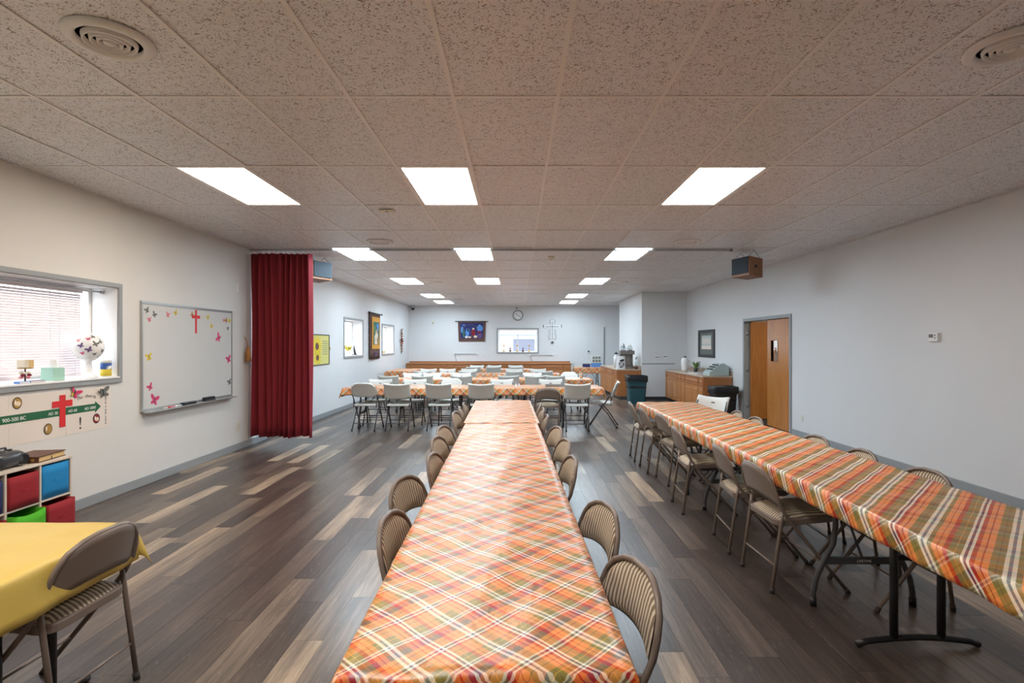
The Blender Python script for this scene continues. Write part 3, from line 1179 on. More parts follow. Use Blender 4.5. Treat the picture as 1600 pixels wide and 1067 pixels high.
def row(side, rown, y, rot, items):
    for n, it in enumerate(items):
        x, kind = it[0], it[1]
        a = it[2] if len(it) > 2 else rnd.uniform(-4, 4)
        desc = 'white plastic folding chair' if kind == 'plastic' else ('round-backed white plastic chair' if kind == 'round' else 'taupe metal folding chair')
        chair(kind, x, y + (it[3] if len(it) > 3 else 0), rot + R(a), '%s, %s from left on %s side of the %s cross table' % (desc, ORD[n], side, rown), WG)


YA, YBt, YCt, YD = 9.62, 12.02, 14.15, 16.75
row('near', 'first', YA + 0.06, FACE_AWAY, [(-2.70, 'round', -2), (-2.12, 'plastic', 0), (-1.38, 'plastic', -2), (-0.64, 'plastic', 1), (0.54, 'metal', 0, 0.0), (1.06, 'plastic', 0, -0.05)])
chair('plastic', 1.60, YA + 0.38, FACE_L + R(-12), 'white plastic folding chair at the right end of the first cross table', WG)
row('far', 'first', YA + 0.72, FACE_CAM, [(-2.70, 'plastic'), (-2.02, 'plastic'), (-1.28, 'round'), (-0.29, 'plastic'), (0.66, 'plastic')])
row('near', 'second', YBt + 0.06, FACE_AWAY, [(-2.83, 'plastic'), (-2.10, 'plastic'), (-1.24, 'plastic'), (-0.18, 'plastic'), (0.40, 'plastic'), (0.95, 'plastic', -24)])
row('far', 'second', YBt + 0.72, FACE_CAM, [(-2.53, 'plastic'), (-2.05, 'plastic'), (-1.37, 'plastic'), (0.37, 'plastic'), (1.27, 'round', 0, 0.05)])
row('near', 'third', YCt + 0.06, FACE_AWAY, [(-2.45, 'plastic'), (-1.28, 'plastic'), (-0.08, 'plastic'), (0.70, 'plastic')])
row('far', 'third', YCt + 0.72, FACE_CAM, [(-2.50, 'plastic'), (-1.97, 'plastic'), (-1.36, 'plastic'), (-0.09, 'plastic'), (0.58, 'plastic')])
row('near', 'fourth', YD + 0.06, FACE_AWAY, [(-1.36, 'plastic'), (-0.74, 'plastic'), (-0.03, 'plastic')])
row('far', 'fourth', YD + 0.72, FACE_CAM, [(-1.34, 'plastic'), (-0.76, 'plastic'), (-0.05, 'plastic')])

# ------------------------------------------------------------------ tables and cloths
TZ = 0.735


def table(label, cx, cy, length, width, rz, legs='curved', tz=TZ, top='white_plastic', inset=0.26, brand=False):
    """length along local X"""
    t = thing('folding_table', label, 'table', (cx, cy, 0), rz, 'folding tables')
    hl, hw = length / 2 - 0.004, width / 2
    MB().prism(rounded(-hl, hl, -hw, hw, 0.03), lambda u, v, w: (u, v, tz - 0.04 + w), 0.04).build('tabletop', top, t, bevel=0.005)
    MB().box(-hl + 0.08, hl - 0.08, -hw + 0.06, -hw + 0.085, tz - 0.065, tz - 0.04).build('rail', 'grey_frame', t)
    MB().box(-hl + 0.08, hl - 0.08, hw - 0.085, hw - 0.06, tz - 0.065, tz - 0.04).build('rail', 'grey_frame', t)
    for s in (1, -1):
        x = s * (hl - inset)
        if legs == 'curved':
            for q in (1, -1):
                MB().tube([(x, q * 0.16, tz - 0.05), (x, q * 0.16, 0.46), (x, q * 0.175, 0.36), (x, q * 0.235, 0.25), (x, q * 0.275, 0.16), (x, q * 0.29, 0.08), (x, q * 0.292, 0.004)], 0.0155, 10).build('leg', 'grey_frame', t, True)
                MB().tube([(x, q * 0.292, 0.05), (x, q * 0.292, 0.0)], 0.019, 10).build('foot_cap', 'black', t, True)
            cbx = MB().box(x - 0.012, x + 0.012, -0.225, 0.225, 0.245, 0.285).build('crossbar', 'grey_frame', t, bevel=0.004)
        else:
            for q in (1, -1):
                MB().tube([(x, q * 0.12, tz - 0.05), (x, q * 0.12, 0.05)], 0.019, 10).build('leg', 'black_metal', t, True)
            MB().tube([(x, -0.31, 0.014), (x, -0.26, 0.03), (x, -0.12, 0.045), (x, 0, 0.05), (x, 0.12, 0.045), (x, 0.26, 0.03), (x, 0.31, 0.014)], 0.016, 8).build('foot', 'black_metal', t, True)
            MB().box(x - 0.01, x + 0.01, -0.12, 0.12, 0.44, 0.465).build('crossbar', 'black_metal', t)
        MB().tube([(x - s * 0.03, 0, tz - 0.05), (x - s * 0.33, 0, tz - 0.06)], 0.008, 6).build('brace', 'grey_frame', t, True)
        if legs == 'curved':
            MB().tube([(x, 0, 0.27), (x - s * 0.30, 0, tz - 0.06)], 0.008, 6).build('brace', 'grey_frame', t, True)
    return t


def cloth(label, cx, cy, length, width, rz, m='plaid', tz=TZ, drops=(0.11, 0.11, 0.11, 0.11), flare=0.10, rip=0.35, uvoff=(0, 0), seed=1, step=0.04, rumple=0.0012, cat='tablecloth', wide=(0.0, 0.0)):
    """drops: -x, +x, -y, +y overhang. A flat sheet laid over the table, its overhang folded down, its corners hanging in points."""
    rr = random.Random(seed)
    ph = [rr.uniform(0, 6.28) for _ in range(8)]
    hl, hw = length / 2, width / 2

    def axis(h, d0, d1):
        n = max(2, round(2 * h / step))
        out = [-h + 2 * h * i / n for i in range(n + 1)]
        fold = [0.006, 0.014, 0.028, 0.05]
        a = [x for x in fold if x < d0] + [d0 * q for q in (0.6, 0.8, 1.0) if d0 * q > 0.055]
        c = [x for x in fold if x < d1] + [d1 * q for q in (0.6, 0.8, 1.0) if d1 * q > 0.055]
        lo = [-h - x for x in reversed(a)] if d0 > 0 else []
        hi = [h + x for x in c] if d1 > 0 else []
        return lo + out + hi
    us, vs = axis(hl, drops[0], drops[1]), axis(hw, drops[2], drops[3])
    b = MB()
    b.uv = []
    for u in us:
        for v in vs:
            du = max(0, abs(u) - hl)
            dv = max(0, abs(v) - hw)
            r = math.hypot(du, dv)
            bx, by = max(-hl, min(hl, u)), max(-hw, min(hw, v))
            if r < 1e-6:
                z = tz + 0.004 + 3 * rumple + rumple * (math.sin(u * 9 + v * 14 + ph[0]) + math.sin(u * 23 - v * 8 + ph[1]) + math.sin(v * 31 + u * 5 + ph[2]))
                x, y = u, v
            else:
                ox, oy = math.copysign(du, u) / r, math.copysign(dv, v) / r
                corner = 1.0 if (du > 0 and dv > 0) else 0.0
                along = (v if du > 0 else u)
                wave = math.sin(along * 17 + ph[3]) * 0.6 + math.sin(along * 31 + ph[4]) * 0.4
                bend = min(r, 0.014)
                drop = r - bend * 0.35
                out = 0.009 * (1 - math.exp(-r / 0.008)) + r * (flare + rip * 0.12 * wave) * (1 + 1.1 * corner * min(du, dv) / r)
                drop *= 1 - 0.10 * corner
                x, y = bx + ox * out, by + oy * out
                z = tz + 0.004 - drop
            b.v.append((x * (1 + 0), y, z))
            b.uv.append((u + uvoff[0] + cx, v + uvoff[1] + cy))
    nv = len(vs)
    for i in range(len(us) - 1):
        for j in range(nv - 1):
            a = i * nv + j
            b.f.append((a, a + nv, a + nv + 1, a + 1))
            b.m.append(0)
    o = b.build('tablecloth', m, None, True, solid=0.0015)
    o.location = (cx, cy, 0)
    o.rotation_euler = (0, 0, rz)
    tag(o, label, cat, 'plaid tablecloths' if m.startswith('plaid') else None)
    return o


# middle long row (runs along the room, turned very slightly)
AM = R(91.15)
for n, (y0, y1) in enumerate(((1.27, 3.32), (3.32, 5.33), (5.33, 7.48))):
    yc = (y0 + y1) / 2
    table(['nearest folding table of the middle row under plaid vinyl', 'second folding table of the middle row under plaid vinyl', 'farthest folding table of the middle row under plaid vinyl'][n],
          mid_x(yc), yc, y1 - y0, 0.68, AM)
cloth('plaid vinyl cloth over the near part of the middle table row', mid_x(3.3), 3.3, 4.06, 0.715, AM, drops=(0.12, 0.0, 0.10, 0.10), seed=3, uvoff=(0.0, 0.05), rumple=0.0022)
cloth('plaid vinyl cloth over the far end of the middle table row', mid_x(6.4), 6.405, 2.15, 0.755, AM, drops=(0.0, 0.11, 0.10, 0.10), seed=4, uvoff=(0.1, 0.02), tz=TZ + 0.002, rumple=0.002)
# right long row
RX = 2.025
table('near folding table of the right row with straight black legs', RX, 1.72, 2.3, 0.74, PI / 2, 'tee', inset=0.16)
t2 = table('middle folding table of the right row with curved legs', RX, 4.04, 2.30, 0.74, PI / 2, inset=0.24)
table('far folding table of the right row under plaid vinyl', RX, 6.25, 2.10, 0.74, PI / 2, inset=0.24)
text('brand_plate', 'LIFETIME', 0.022, (RX, 2.88 + 0.24 - 0.012, 0.265), ROT_B, 'white_ink', None).parent = None
bp = bpy.data.objects['brand_plate']
bp.parent = t2
bp.location = (-1.15 + 0.004 + 0.24 - 0.0135, 0, 0.265)
bp.rotation_euler = (PI / 2, 0, -PI / 2)
cloth('plaid vinyl cloth over the whole right table row', RX, 3.95, 6.70, 0.76, PI / 2, drops=(0.10, 0.11, 0.10, 0.10), seed=6, flare=0.12, rip=0.6, m='plaid_large', uvoff=(0.03, 0), rumple=0.0016)
# cross rows


def cross(rown, y, x0, x1, ntab, seed):
    w = (x1 - x0) / ntab
    for i in range(ntab):
        which = ['left', 'right'][i] if ntab == 2 else 'only'
        cx = x0 + w * (i + 0.5)
        table('%s folding table of the %s cross row' % (which, rown), cx, y + 0.38, w, 0.74, 0, 'curved')
        cloth('plaid vinyl cloth on the %s half of the %s cross table' % (which, rown) if ntab == 2 else 'plaid vinyl cloth on the %s cross table' % rown,
              cx, y + 0.38, w, 0.76, 0, drops=(0.16 if i == 0 else 0, 0.16 if i == ntab - 1 else 0, 0.13, 0.13), seed=seed + i, uvoff=(0.05 * seed, 0.03 * seed), rip=0.7, step=0.06)


cross('first', YA, -3.14, 1.56, 2, 11)
cross('second', YBt, -3.0, 1.70, 2, 21)
cross('third', YCt, -2.9, 1.14, 2, 31)
cross('fourth', YD, -1.75, 0.45, 1, 41)
table('folding table standing end-on against the far left wall', -3.50, 16.55, 1.83, 0.70, PI / 2)
cloth('plaid vinyl cloth on the table against the far left wall', -3.50, 16.55, 1.83, 0.72, PI / 2, drops=(0.17, 0.12, 0.13, 0.13), seed=51, step=0.06)
table('folding table against the far wall between the oak cabinets', 2.50, 18.45, 1.05, 0.66, 0)
cloth('plaid vinyl cloth on the table in the far right corner', 2.50, 18.45, 1.07, 0.68, 0, drops=(0.14, 0.1, 0.20, 0.05), seed=52, step=0.06)
# yellow table
YT_Z = 0.69
table('folding table under the yellow cloth at lower left', -2.745, 2.125, 1.83, 0.72, 0, 'tee', tz=YT_Z, inset=0.12)
cloth('plain yellow vinyl cloth on the lower left table', -2.745, 2.125, 1.89, 0.75, 0, 'yellow_cloth', tz=YT_Z, drops=(0.17, 0.17, 0.17, 0.17), flare=0.16, rip=0.35, seed=8, rumple=0.001)

# small things on the cross tables
t = thing('plastic_tray', 'clear plastic tray lying on the first cross table', 'tray', (0.72, YA + 0.30, TZ + 0.0125))
MB().prism(rounded(-0.20, 0.20, -0.12, 0.12, 0.03), lambda u, v, w: (u, v, w), 0.006).build('base', 'clear_glass', t)
for (a, b_, c, d) in ((-0.20, 0.20, -0.12, -0.112), (-0.20, 0.20, 0.112, 0.12), (-0.20, -0.192, -0.112, 0.112), (0.192, 0.20, -0.112, 0.112)):
    MB().box(a, b_, c, d, 0.006, 0.035).build('rim', 'steel', t)
t = thing('paper_cup', 'beige paper cup near right end of second cross table', 'cup', (1.46, YBt + 0.20, TZ + 0.0125))
MB().lathe([(0.03, 0), (0.042, 0.115), (0.045, 0.12), (0.04, 0.12), (0.028, 0.006)], (0, 0, 0), 16).build('body', 'skin', t, True)
MB().lathe([(0.045, 0.118), (0.046, 0.124), (0.042, 0.126), (0.04, 0.12)], (0, 0, 0), 16).build('rim', 'white_plastic', t, True)
for n, x in enumerate((-0.02, 0.04)):
    t = thing('salt_shaker', '%s white shaker standing on the first cross table' % ['left', 'right'][n], 'shaker', (x, YA + 0.25, TZ + 0.0125), 0, 'table shakers')
    MB().lathe([(0.018, 0), (0.02, 0.01), (0.014, 0.05), (0.015, 0.055)], (0, 0, 0), 12).build('body', 'white_gloss', t, True)
    MB().lathe([(0.016, 0.055), (0.015, 0.065), (0.004, 0.07)], (0, 0, 0), 12).build('cap', 'steel', t, True)


# ------------------------------------------------------------------ cabinets
CZ = 0.84


def door_leaf(parent, x0, x1, z0, z1, name='door', m='oak'):
    """raised panel front facing -Y, at y from -0.02 to 0"""
    g = 0.007
    x0, x1, z0, z1 = x0 + g, x1 - g, z0 + g, z1 - g
    f = min(0.055, (x1 - x0) * 0.24, (z1 - z0) * 0.3)
    d = MB()
    d.box(x0, x1, -0.012, 0, z0, z1)
    for (a, b_, c, e) in ((x0, x1, z1 - f, z1), (x0, x1, z0, z0 + f), (x0, x0 + f, z0 + f, z1 - f), (x1 - f, x1, z0 + f, z1 - f)):
        d.box(a, b_, -0.022, -0.012, c, e)
    o = d.build(name, m, parent)
    p = MB()
    i, k = f + 0.006, f + 0.022
    if x1 - x0 > 2 * k + 0.01 and z1 - z0 > 2 * k + 0.01:
        n0 = len(p.v)
        p.v += [(x0 + i, -0.012, z0 + i), (x1 - i, -0.012, z0 + i), (x1 - i, -0.012, z1 - i), (x0 + i, -0.012, z1 - i),
                (x0 + k, -0.021, z0 + k), (x1 - k, -0.021, z0 + k), (x1 - k, -0.021, z1 - k), (x0 + k, -0.021, z1 - k)]
        for q in ((4, 5, 6, 7), (0, 1, 5, 4), (1, 2, 6, 5), (2, 3, 7, 6), (3, 0, 4, 7)):
            p.f.append(q)
            p.m.append(0)
        p.build('panel', m, o)
    return o


def cabinet(label, loc, rz, w, depth=0.58, ndoor=2, group='oak base cabinets'):
    """local: front at y=0 facing -Y, x from 0 to w"""
    t = thing('base_cabinet', label, 'cabinet', loc, rz, group)
    b = MB().box(0.001, w - 0.001, 0, depth, 0.09, CZ - 0.035)
    b.build('body', 'oak_dark', t)
    MB().box(0.002, w - 0.002, 0.06, depth, 0.0, 0.089).build('toe_kick', 'dark', t)
    zt, zm = CZ - 0.05, CZ - 0.22
    dr = door_leaf(t, 0.012, w - 0.012, zm, zt, 'drawer', 'oak_dark')
    dw = (w - 0.024) / ndoor
    for i in range(ndoor):
        door_leaf(t, 0.012 + dw * i, 0.012 + dw * (i + 1), 0.11, zm - 0.012)
    return t


# run on the far wall
xx = -4.03
YF = YB - 0.60
for n, w in enumerate((1.21, 0.27, 0.27, 0.95, 0.27, 0.24, 1.03, 0.25, 1.22, 0.28)):
    cabinet('oak base cabinet, %s from left under the far wall window side' % (ORD + ['tenth'])[n], (xx, YF, 0), 0, w, ndoor=2 if w > 0.6 else 1, group='oak cabinets along the far wall')
    xx += w
t = thing('countertop', 'beige laminate countertop on the far wall cabinets', 'countertop', (0, 0, 0))
MB().box(-4.035, xx + 0.02, YF - 0.03, YB - 0.001, CZ - 0.034, CZ + 0.004).build('slab', 'oak_dark', t, bevel=0.004)
MB().box(-4.035, xx + 0.02, YB - 0.02, YB - 0.001, CZ + 0.005, CZ + 0.06).build('backsplash', 'oak_dark', t)
# run along the boxed-out wall (fronts face -X)
y = 17.72
for n, w in enumerate((0.95, 0.30, 0.95, 0.30, 0.42)):
    y1 = y - w
    cabinet('oak base cabinet beside the boxed-out wall, %s from the far end' % ORD[n], (2.78, y, 0), -PI / 2, w, depth=0.65, ndoor=2 if w > 0.6 else 1, group='oak cabinets beside the boxed-out wall')
    y = y1
PEN0 = y
t = thing('countertop', 'beige laminate countertop carrying the coffee maker', 'countertop', (0, 0, 0))
MB().box(2.75, BOX_X - 0.003, PEN0 - 0.02, 17.74, CZ - 0.034, CZ + 0.004).build('slab', 'laminate', t, bevel=0.004)
MB().box(BOX_X - 0.022, BOX_X - 0.003, PEN0, 17.74, CZ + 0.005, CZ + 0.09).build('backsplash', 'laminate', t)
# run along the right wall (fronts face -X)
y = 14.55
RC0 = y
for n, w in enumerate((0.12, 0.95, 0.32, 0.28, 0.97, 0.30)):
    cabinet('oak base cabinet on the right wall, %s from the far end' % ORD[n], (4.05, y, 0), -PI / 2, w, depth=0.62, ndoor=2 if w > 0.6 else 1, group='oak cabinets on the right wall')
    y -= w
RC1 = y
t = thing('countertop', 'beige laminate countertop on the right wall cabinets', 'countertop', (0, 0, 0))
MB().box(4.02, XR - 0.003, RC1 - 0.015, RC0 + 0.02, CZ - 0.034, CZ + 0.004).build('slab', 'laminate', t, bevel=0.004)
MB().box(XR - 0.022, XR - 0.003, RC1 - 0.01, RC0 + 0.02, CZ + 0.005, CZ + 0.10).build('backsplash', 'laminate', t)


# ------------------------------------------------------------------ waste bins
def bin_(name, label, loc, w, d, h, m, rz=0):
    t = thing(name, label, 'bin', loc, rz)
    b = MB()
    for i, (k, z) in enumerate(((0.80, 0.0), (0.92, h * 0.70), (0.93, h * 0.72), (0.95, h * 0.88), (1.0, h * 0.90), (1.0, h))):
        pass
    prof = [(0.80, 0.0), (0.93, h * 0.74), (0.96, h * 0.75), (0.98, h * 0.90), (1.03, h * 0.91), (1.03, h * 0.97)]
    rings = []
    base = rounded(-w / 2, w / 2, -d / 2, d / 2, 0.05, 4)
    n = len(base)
    for k, z in prof:
        for (u, v) in base:
            b.v.append((u * k, v * k, z))
    for i in range(len(prof) - 1):
        for j in range(n):
            a, c = i * n + j, i * n + (j + 1) % n
            b.f.append((a, c, c + n, a + n))
            b.m.append(0)
    b.f.append(tuple(range(n)))
    b.m.append(0)
    b.build('body', m, t, bevel=0.0)
    lb = MB()
    prof = [(1.045, h * 0.80), (1.06, h * 0.88), (1.055, h * 0.975), (1.03, h * 1.0), (0.98, h * 0.985), (0.93, h * 0.80), (0.9, h * 0.55)]
    for ii, (k, z) in enumerate(prof):
        for j, (u, v) in enumerate(base):
            wob = 0.02 * math.sin(j * 1.9 + ii) if ii in (0, 1) else 0.006 * math.sin(j * 2.3)
            lb.v.append((u * (k + wob * 0.6), v * (k + wob * 0.6), z + wob * (1.0 if ii == 0 else 0.25)))
    for i in range(len(prof) - 1):
        for j in range(n):
            a, c = i * n + j, i * n + (j + 1) % n
            lb.f.append((a, c, c + n, a + n))
            lb.m.append(0)
    lb.build('liner_bag', 'bag', t, True)
    return t


bin_('waste_bin', 'dark green waste bin with black liner before the coffee cabinets', (3.08, 13.85, 0), 0.50, 0.44, 0.73, 'green_bin')
bin_('waste_bin', 'black waste bin with black liner by the double door', (4.30, 11.18, 0), 0.50, 0.40, 0.66, 'black')

# ------------------------------------------------------------------ things on the counters
ct = CZ + 0.006
t = thing('coffee_maker', 'grey steel coffee brewer with two glass pots on top', 'coffee maker', (3.08, 15.05, ct))
MB().box(-0.16, 0.20, -0.02, 0.26, 0.0, 0.07).build('base', 'urn', t, bevel=0.006)
MB().box(-0.16, 0.20, 0.10, 0.26, 0.071, 0.40).build('column', 'urn', t, bevel=0.006)
MB().box(-0.19, 0.22, -0.04, 0.28, 0.401, 0.51).build('head', 'urn', t, bevel=0.012)
for x in (-0.075, 0.115):
    MB().lathe([(0.075, 0.512), (0.075, 0.525), (0.002, 0.526)], (x, 0.12, 0), 18).build('warmer_plate', 'black', t, True)
    pot = MB().lathe([(0.05, 0.528), (0.085, 0.545), (0.082, 0.60), (0.05, 0.64), (0.045, 0.66), (0.042, 0.66), (0.048, 0.638), (0.078, 0.598)], (x, 0.12, 0), 18).build('glass_pot', 'clear_glass', t, True)
    MB().lathe([(0.088, 0.556), (0.088, 0.572), (0.084, 0.572)], (x, 0.12, 0), 18).build('band', 'steel', pot, True)
    MB().tube([(x, 0.02, 0.575), (x, -0.005, 0.60), (x, -0.002, 0.66), (x, 0.035, 0.70), (x, 0.08, 0.69)], 0.011, 8).build('handle', 'black' if x < 0 else 'ivory', pot, True)
MB().tube([(0.14, -0.045, 0.40), (0.10, -0.06, 0.28), (0.12, -0.06, 0.12), (0.20, -0.05, 0.03)], 0.010, 7).build('cord', 'dark', t, True)
t = thing('coffee_bag', 'white bag with black swirl print beside the coffee maker', 'bag', (2.88, 14.86, ct))
MB().grid(lambda u, v: (0.13 * math.cos(2 * PI * u) * (1 - 0.15 * v), 0.07 * math.sin(2 * PI * u) * (1 - 0.5 * v * v), 0.36 * v), 24, 8).build('pouch', 'white_gloss', t, True)
b = MB()
for (cu_, cv, ru, rv) in ((0.02, 0.24, 0.07, 0.03), (-0.05, 0.13, 0.012, 0.06), (0.06, 0.14, 0.012, 0.055), (0.0, 0.06, 0.06, 0.014), (-0.02, 0.17, 0.03, 0.011), (0.03, 0.11, 0.035, 0.010)):
    b.prism(ellipse(cu_, cv, ru, rv, 12, 0.3), lambda u, v, w: (u, -0.074 + 0.10 * (v - 0.06) * 0 - w + 0.006 * 0, v), 0.003)
b.build('print', 'black', t)
t = thing('black_jar', 'small black lidded jar behind the white coffee bag', 'jar', (2.86, 15.45, ct))
MB().lathe([(0.07, 0), (0.075, 0.3), (0.05, 0.36), (0.03, 0.40)], (0, 0, 0), 16).build('body', 'white_gloss', t, True)
MB().lathe([(0.05, 0.40), (0.05, 0.43), (0.015, 0.45), (0.015, 0.475), (0.002, 0.476)], (0, 0, 0), 14).build('lid', 'black', t, True)
for n, (x, yy, h) in enumerate(((3.345, 14.97, 0.30), (3.36, 15.14, 0.26))):
    t = thing('glass_bottle', '%s clear glass bottle right of the coffee maker' % ['nearer', 'farther'][n], 'bottle', (x, yy, ct), 0, 'bottles by the coffee maker')
    MB().lathe([(0.035, 0), (0.038, 0.02), (0.036, h * 0.6), (0.014, h * 0.78), (0.013, h)], (0, 0, 0), 14).build('body', 'clear_glass', t, True)
    MB().lathe([(0.016, h), (0.016, h + 0.03), (0.002, h + 0.031)], (0, 0, 0), 12).build('cap', 'black', t, True)
t = thing('sugar_bowl', 'small brown bowl at the right of the coffee maker', 'bowl', (3.30, 14.84, ct))
MB().lathe([(0.03, 0), (0.06, 0.03), (0.065, 0.06), (0.06, 0.06), (0.05, 0.03), (0.002, 0.012)], (0, 0, 0), 16).build('body', 'leather', t, True)
MB().lathe([(0.06, 0.058), (0.04, 0.08), (0.008, 0.09), (0.01, 0.10), (0.002, 0.105)], (0, 0, 0), 16).build('lid', 'leather', t, True)

t = thing('thermal_jug', 'white thermal jug on the far end of right counter', 'jug', (4.30, 13.72, ct))
MB().lathe([(0.055, 0), (0.075, 0.03), (0.092, 0.24), (0.088, 0.28), (0.06, 0.33), (0.05, 0.345)], (0, 0, 0), 20).build('body', 'white_gloss', t, True)
MB().lathe([(0.05, 0.345), (0.035, 0.37), (0.03, 0.385), (0.002, 0.386)], (0, 0, 0), 14).build('lid', 'grey', t, True)
MB().tube([(0.085, 0, 0.27), (0.14, 0, 0.25), (0.13, 0, 0.12), (0.075, 0, 0.08)], 0.012, 8).build('handle', 'white_gloss', t, True)
t = thing('potted_plant', 'small leafy green plant in dark pot on right counter', 'plant', (4.44, 13.30, ct))
MB().lathe([(0.04, 0), (0.055, 0.09), (0.05, 0.09), (0.045, 0.07), (0.002, 0.07)], (0, 0, 0), 14).build('pot', 'dark', t, True)
for i in range(12):
    a, l = i * 2.4, 0.12 + 0.07 * rnd.random()
    c, s_ = math.cos(a), math.sin(a)
    MB().grid(lambda u, v: ((0.10 * u + 0.012) * c - (v - 0.5) * 0.05 * math.sin(PI * min(u + 0.05, 1)) * s_, (0.10 * u + 0.012) * s_ + (v - 0.5) * 0.05 * math.sin(PI * min(u + 0.05, 1)) * c, 0.07 + l * math.sin(u * 1.7)), 6, 2).build('leaf', 'leaf', t, True, solid=0.001)
t = thing('tall_glass', 'clear tall glass beside the plant on right counter', 'glass', (4.56, 13.42, ct))
MB().lathe([(0.03, 0), (0.035, 0.25), (0.032, 0.25), (0.027, 0.01)], (0, 0, 0), 14).build('body', 'clear_glass', t, True)
MB().lathe([(0.035, 0.245), (0.037, 0.25), (0.035, 0.255), (0.032, 0.25)], (0, 0, 0), 14).build('rim', 'clear_glass', t, True)
t = thing('cash_register', 'pale grey-green cash register with sloped key face on right counter', 'cash register', (4.42, 11.86, ct), R(-90))
prof = [(-0.23, 0), (0.20, 0), (0.20, 0.20), (0.10, 0.27), (0.04, 0.27), (-0.20, 0.09), (-0.23, 0.08)]
MB().prism(prof, lambda u, v, w: (w - 0.2, u, v), 0.40).build('body', 'beige_plastic', t, bevel=0.006)
for i in range(4):
    for j in range(3):
        u = -0.15 + j * 0.06
        v = 0.09 + (u + 0.2) * 0.75
        MB().box(-0.155 + i * 0.085, -0.095 + i * 0.085, u - 0.018, u + 0.018, v + 0.0, v + 0.028).build('key', 'dark' if (i + j) % 2 else 'grey', t, bevel=0.003)
MB().box(-0.16, 0.16, -0.236, -0.229, 0.015, 0.065).build('drawer', 'beige_plastic', t, bevel=0.003)
for n, (x, yy, a) in enumerate(((4.20, 12.24, 6), (4.42, 12.40, -8), (4.20, 12.62, 12))):
    t = thing('paper_pad', '%s loose paper lying beside the cash register' % ['nearest', 'middle', 'farthest'][n], 'paper', (x, yy, ct), R(a), 'papers on the right counter')
    MB().box(-0.11, 0.11, -0.14, 0.14, 0, 0.012 + 0.006 * n).build('sheets', 'paper' if n != 1 else 'sky_blue', t)
    MB().box(-0.11, 0.11, 0.12, 0.14, 0.0125 + 0.006 * n, 0.016 + 0.006 * n).build('binding', 'blue', t)
t = thing('pen', 'dark blue pen lying on the right counter by the papers', 'pen', (4.14, 12.12, ct), R(20))
MB().tube([(-0.07, 0, 0.006), (0.05, 0, 0.006)], 0.005, 8).build('barrel', 'blue', t, True)
MB().tube([(0.05, 0, 0.006), (0.07, 0, 0.006)], [0.005, 0.001], 8).build('tip', 'black', t, True)

# far right corner table things
tz2 = TZ + 0.0125
t = thing('cup_rack', 'white carton holding six dark cups on the far corner table', 'cup rack', (2.72, 18.42, tz2 + 0.002))
MB().box(-0.17, 0.17, -0.08, 0.08, 0, 0.14).build('carton', 'sky_blue', t, bevel=0.004)
MB().box(-0.16, 0.16, -0.06, 0.08, 0.14, 0.40).build('stand', 'white_plastic', t, bevel=0.004)
for i in range(3):
    for j in range(2):
        MB().lathe([(0.03, 0), (0.036, -0.05), (0.03, -0.05), (0.002, -0.045)], (-0.10 + 0.10 * i, -0.061, 0.215 + 0.11 * j), 12, axis='Y').build('cup', 'grey', t, True)
t = thing('storage_box', 'dark blue box on the far corner table', 'box', (2.38, 18.40, tz2))
MB().box(-0.12, 0.12, -0.08, 0.08, 0, 0.10).build('body', 'navy', t, bevel=0.004)
MB().box(-0.125, 0.125, -0.085, 0.085, 0.10, 0.125).build('lid', 'grey', t, bevel=0.004)
t = thing('serving_tray', 'flat dark serving tray with white rim on far corner table', 'tray', (2.10, 18.40, tz2))
MB().box(-0.14, 0.14, -0.10, 0.10, 0, 0.03).build('tray', 'grey', t, bevel=0.004)
MB().box(-0.14, 0.14, -0.104, -0.1, 0, 0.06).build('rim', 'white_plastic', t)
t = thing('table_candle', 'thin white candle in holder on the far corner table', 'candle', (2.26, 18.55, tz2))
MB().lathe([(0.05, 0), (0.05, 0.01), (0.015, 0.03), (0.014, 0.06)], (0, 0, 0), 12).build('holder', 'steel', t, True)
MB().lathe([(0.011, 0.06), (0.011, 0.30), (0.002, 0.31)], (0, 0, 0), 10).build('wax', 'white_gloss', t, True)

# ------------------------------------------------------------------ double door on the right wall
d1 = bpy.data.objects.new('door_1', None)
COL.objects.link(d1)
struct(d1, 'double wooden door, its far leaf standing open', 'door')
for (a, b_, c, d) in ((DOOR[0] - 0.055, DOOR[0] + 0.006, 0, DOOR[3] + 0.055), (DOOR[1] - 0.006, DOOR[1] + 0.055, 0, DOOR[3] + 0.055), (DOOR[0] + 0.006, DOOR[1] - 0.006, DOOR[3] - 0.006, DOOR[3] + 0.055)):
    MB().box(XR - 0.02, XR + 0.15, a, b_, c, d).build('frame', 'grey_trim', d1, bevel=0.004)


def door_slab(parent, L, H):
    """slab in local x (0..L), y thickness 0..0.044, with a vertical window"""
    w0, w1, z0, z1 = L - 0.40, L - 0.15, 1.22, 1.60
    b = MB()
    for (a, c, e, f) in ((0, w0, 0.01, H), (w1, L, 0.01, H), (w0, w1, 0.01, z0), (w0, w1, z1, H)):
        b.box(a, c, 0, 0.044, e, f)
    o = b.build('leaf', 'door_wood', parent)
    for (a, c, e, f) in ((w0 - 0.012, w1 + 0.012, z1, z1 + 0.014), (w0 - 0.012, w1 + 0.012, z0 - 0.014, z0), (w0 - 0.012, w0, z0, z1), (w1, w1 + 0.012, z0, z1)):
        MB().box(a, c, -0.006, 0.05, e, f).build('bead', 'oak_dark', o)
    MB().box(w0, w1, 0.018, 0.024, z0, z1).build('pane', 'clear_glass', o)
    return o


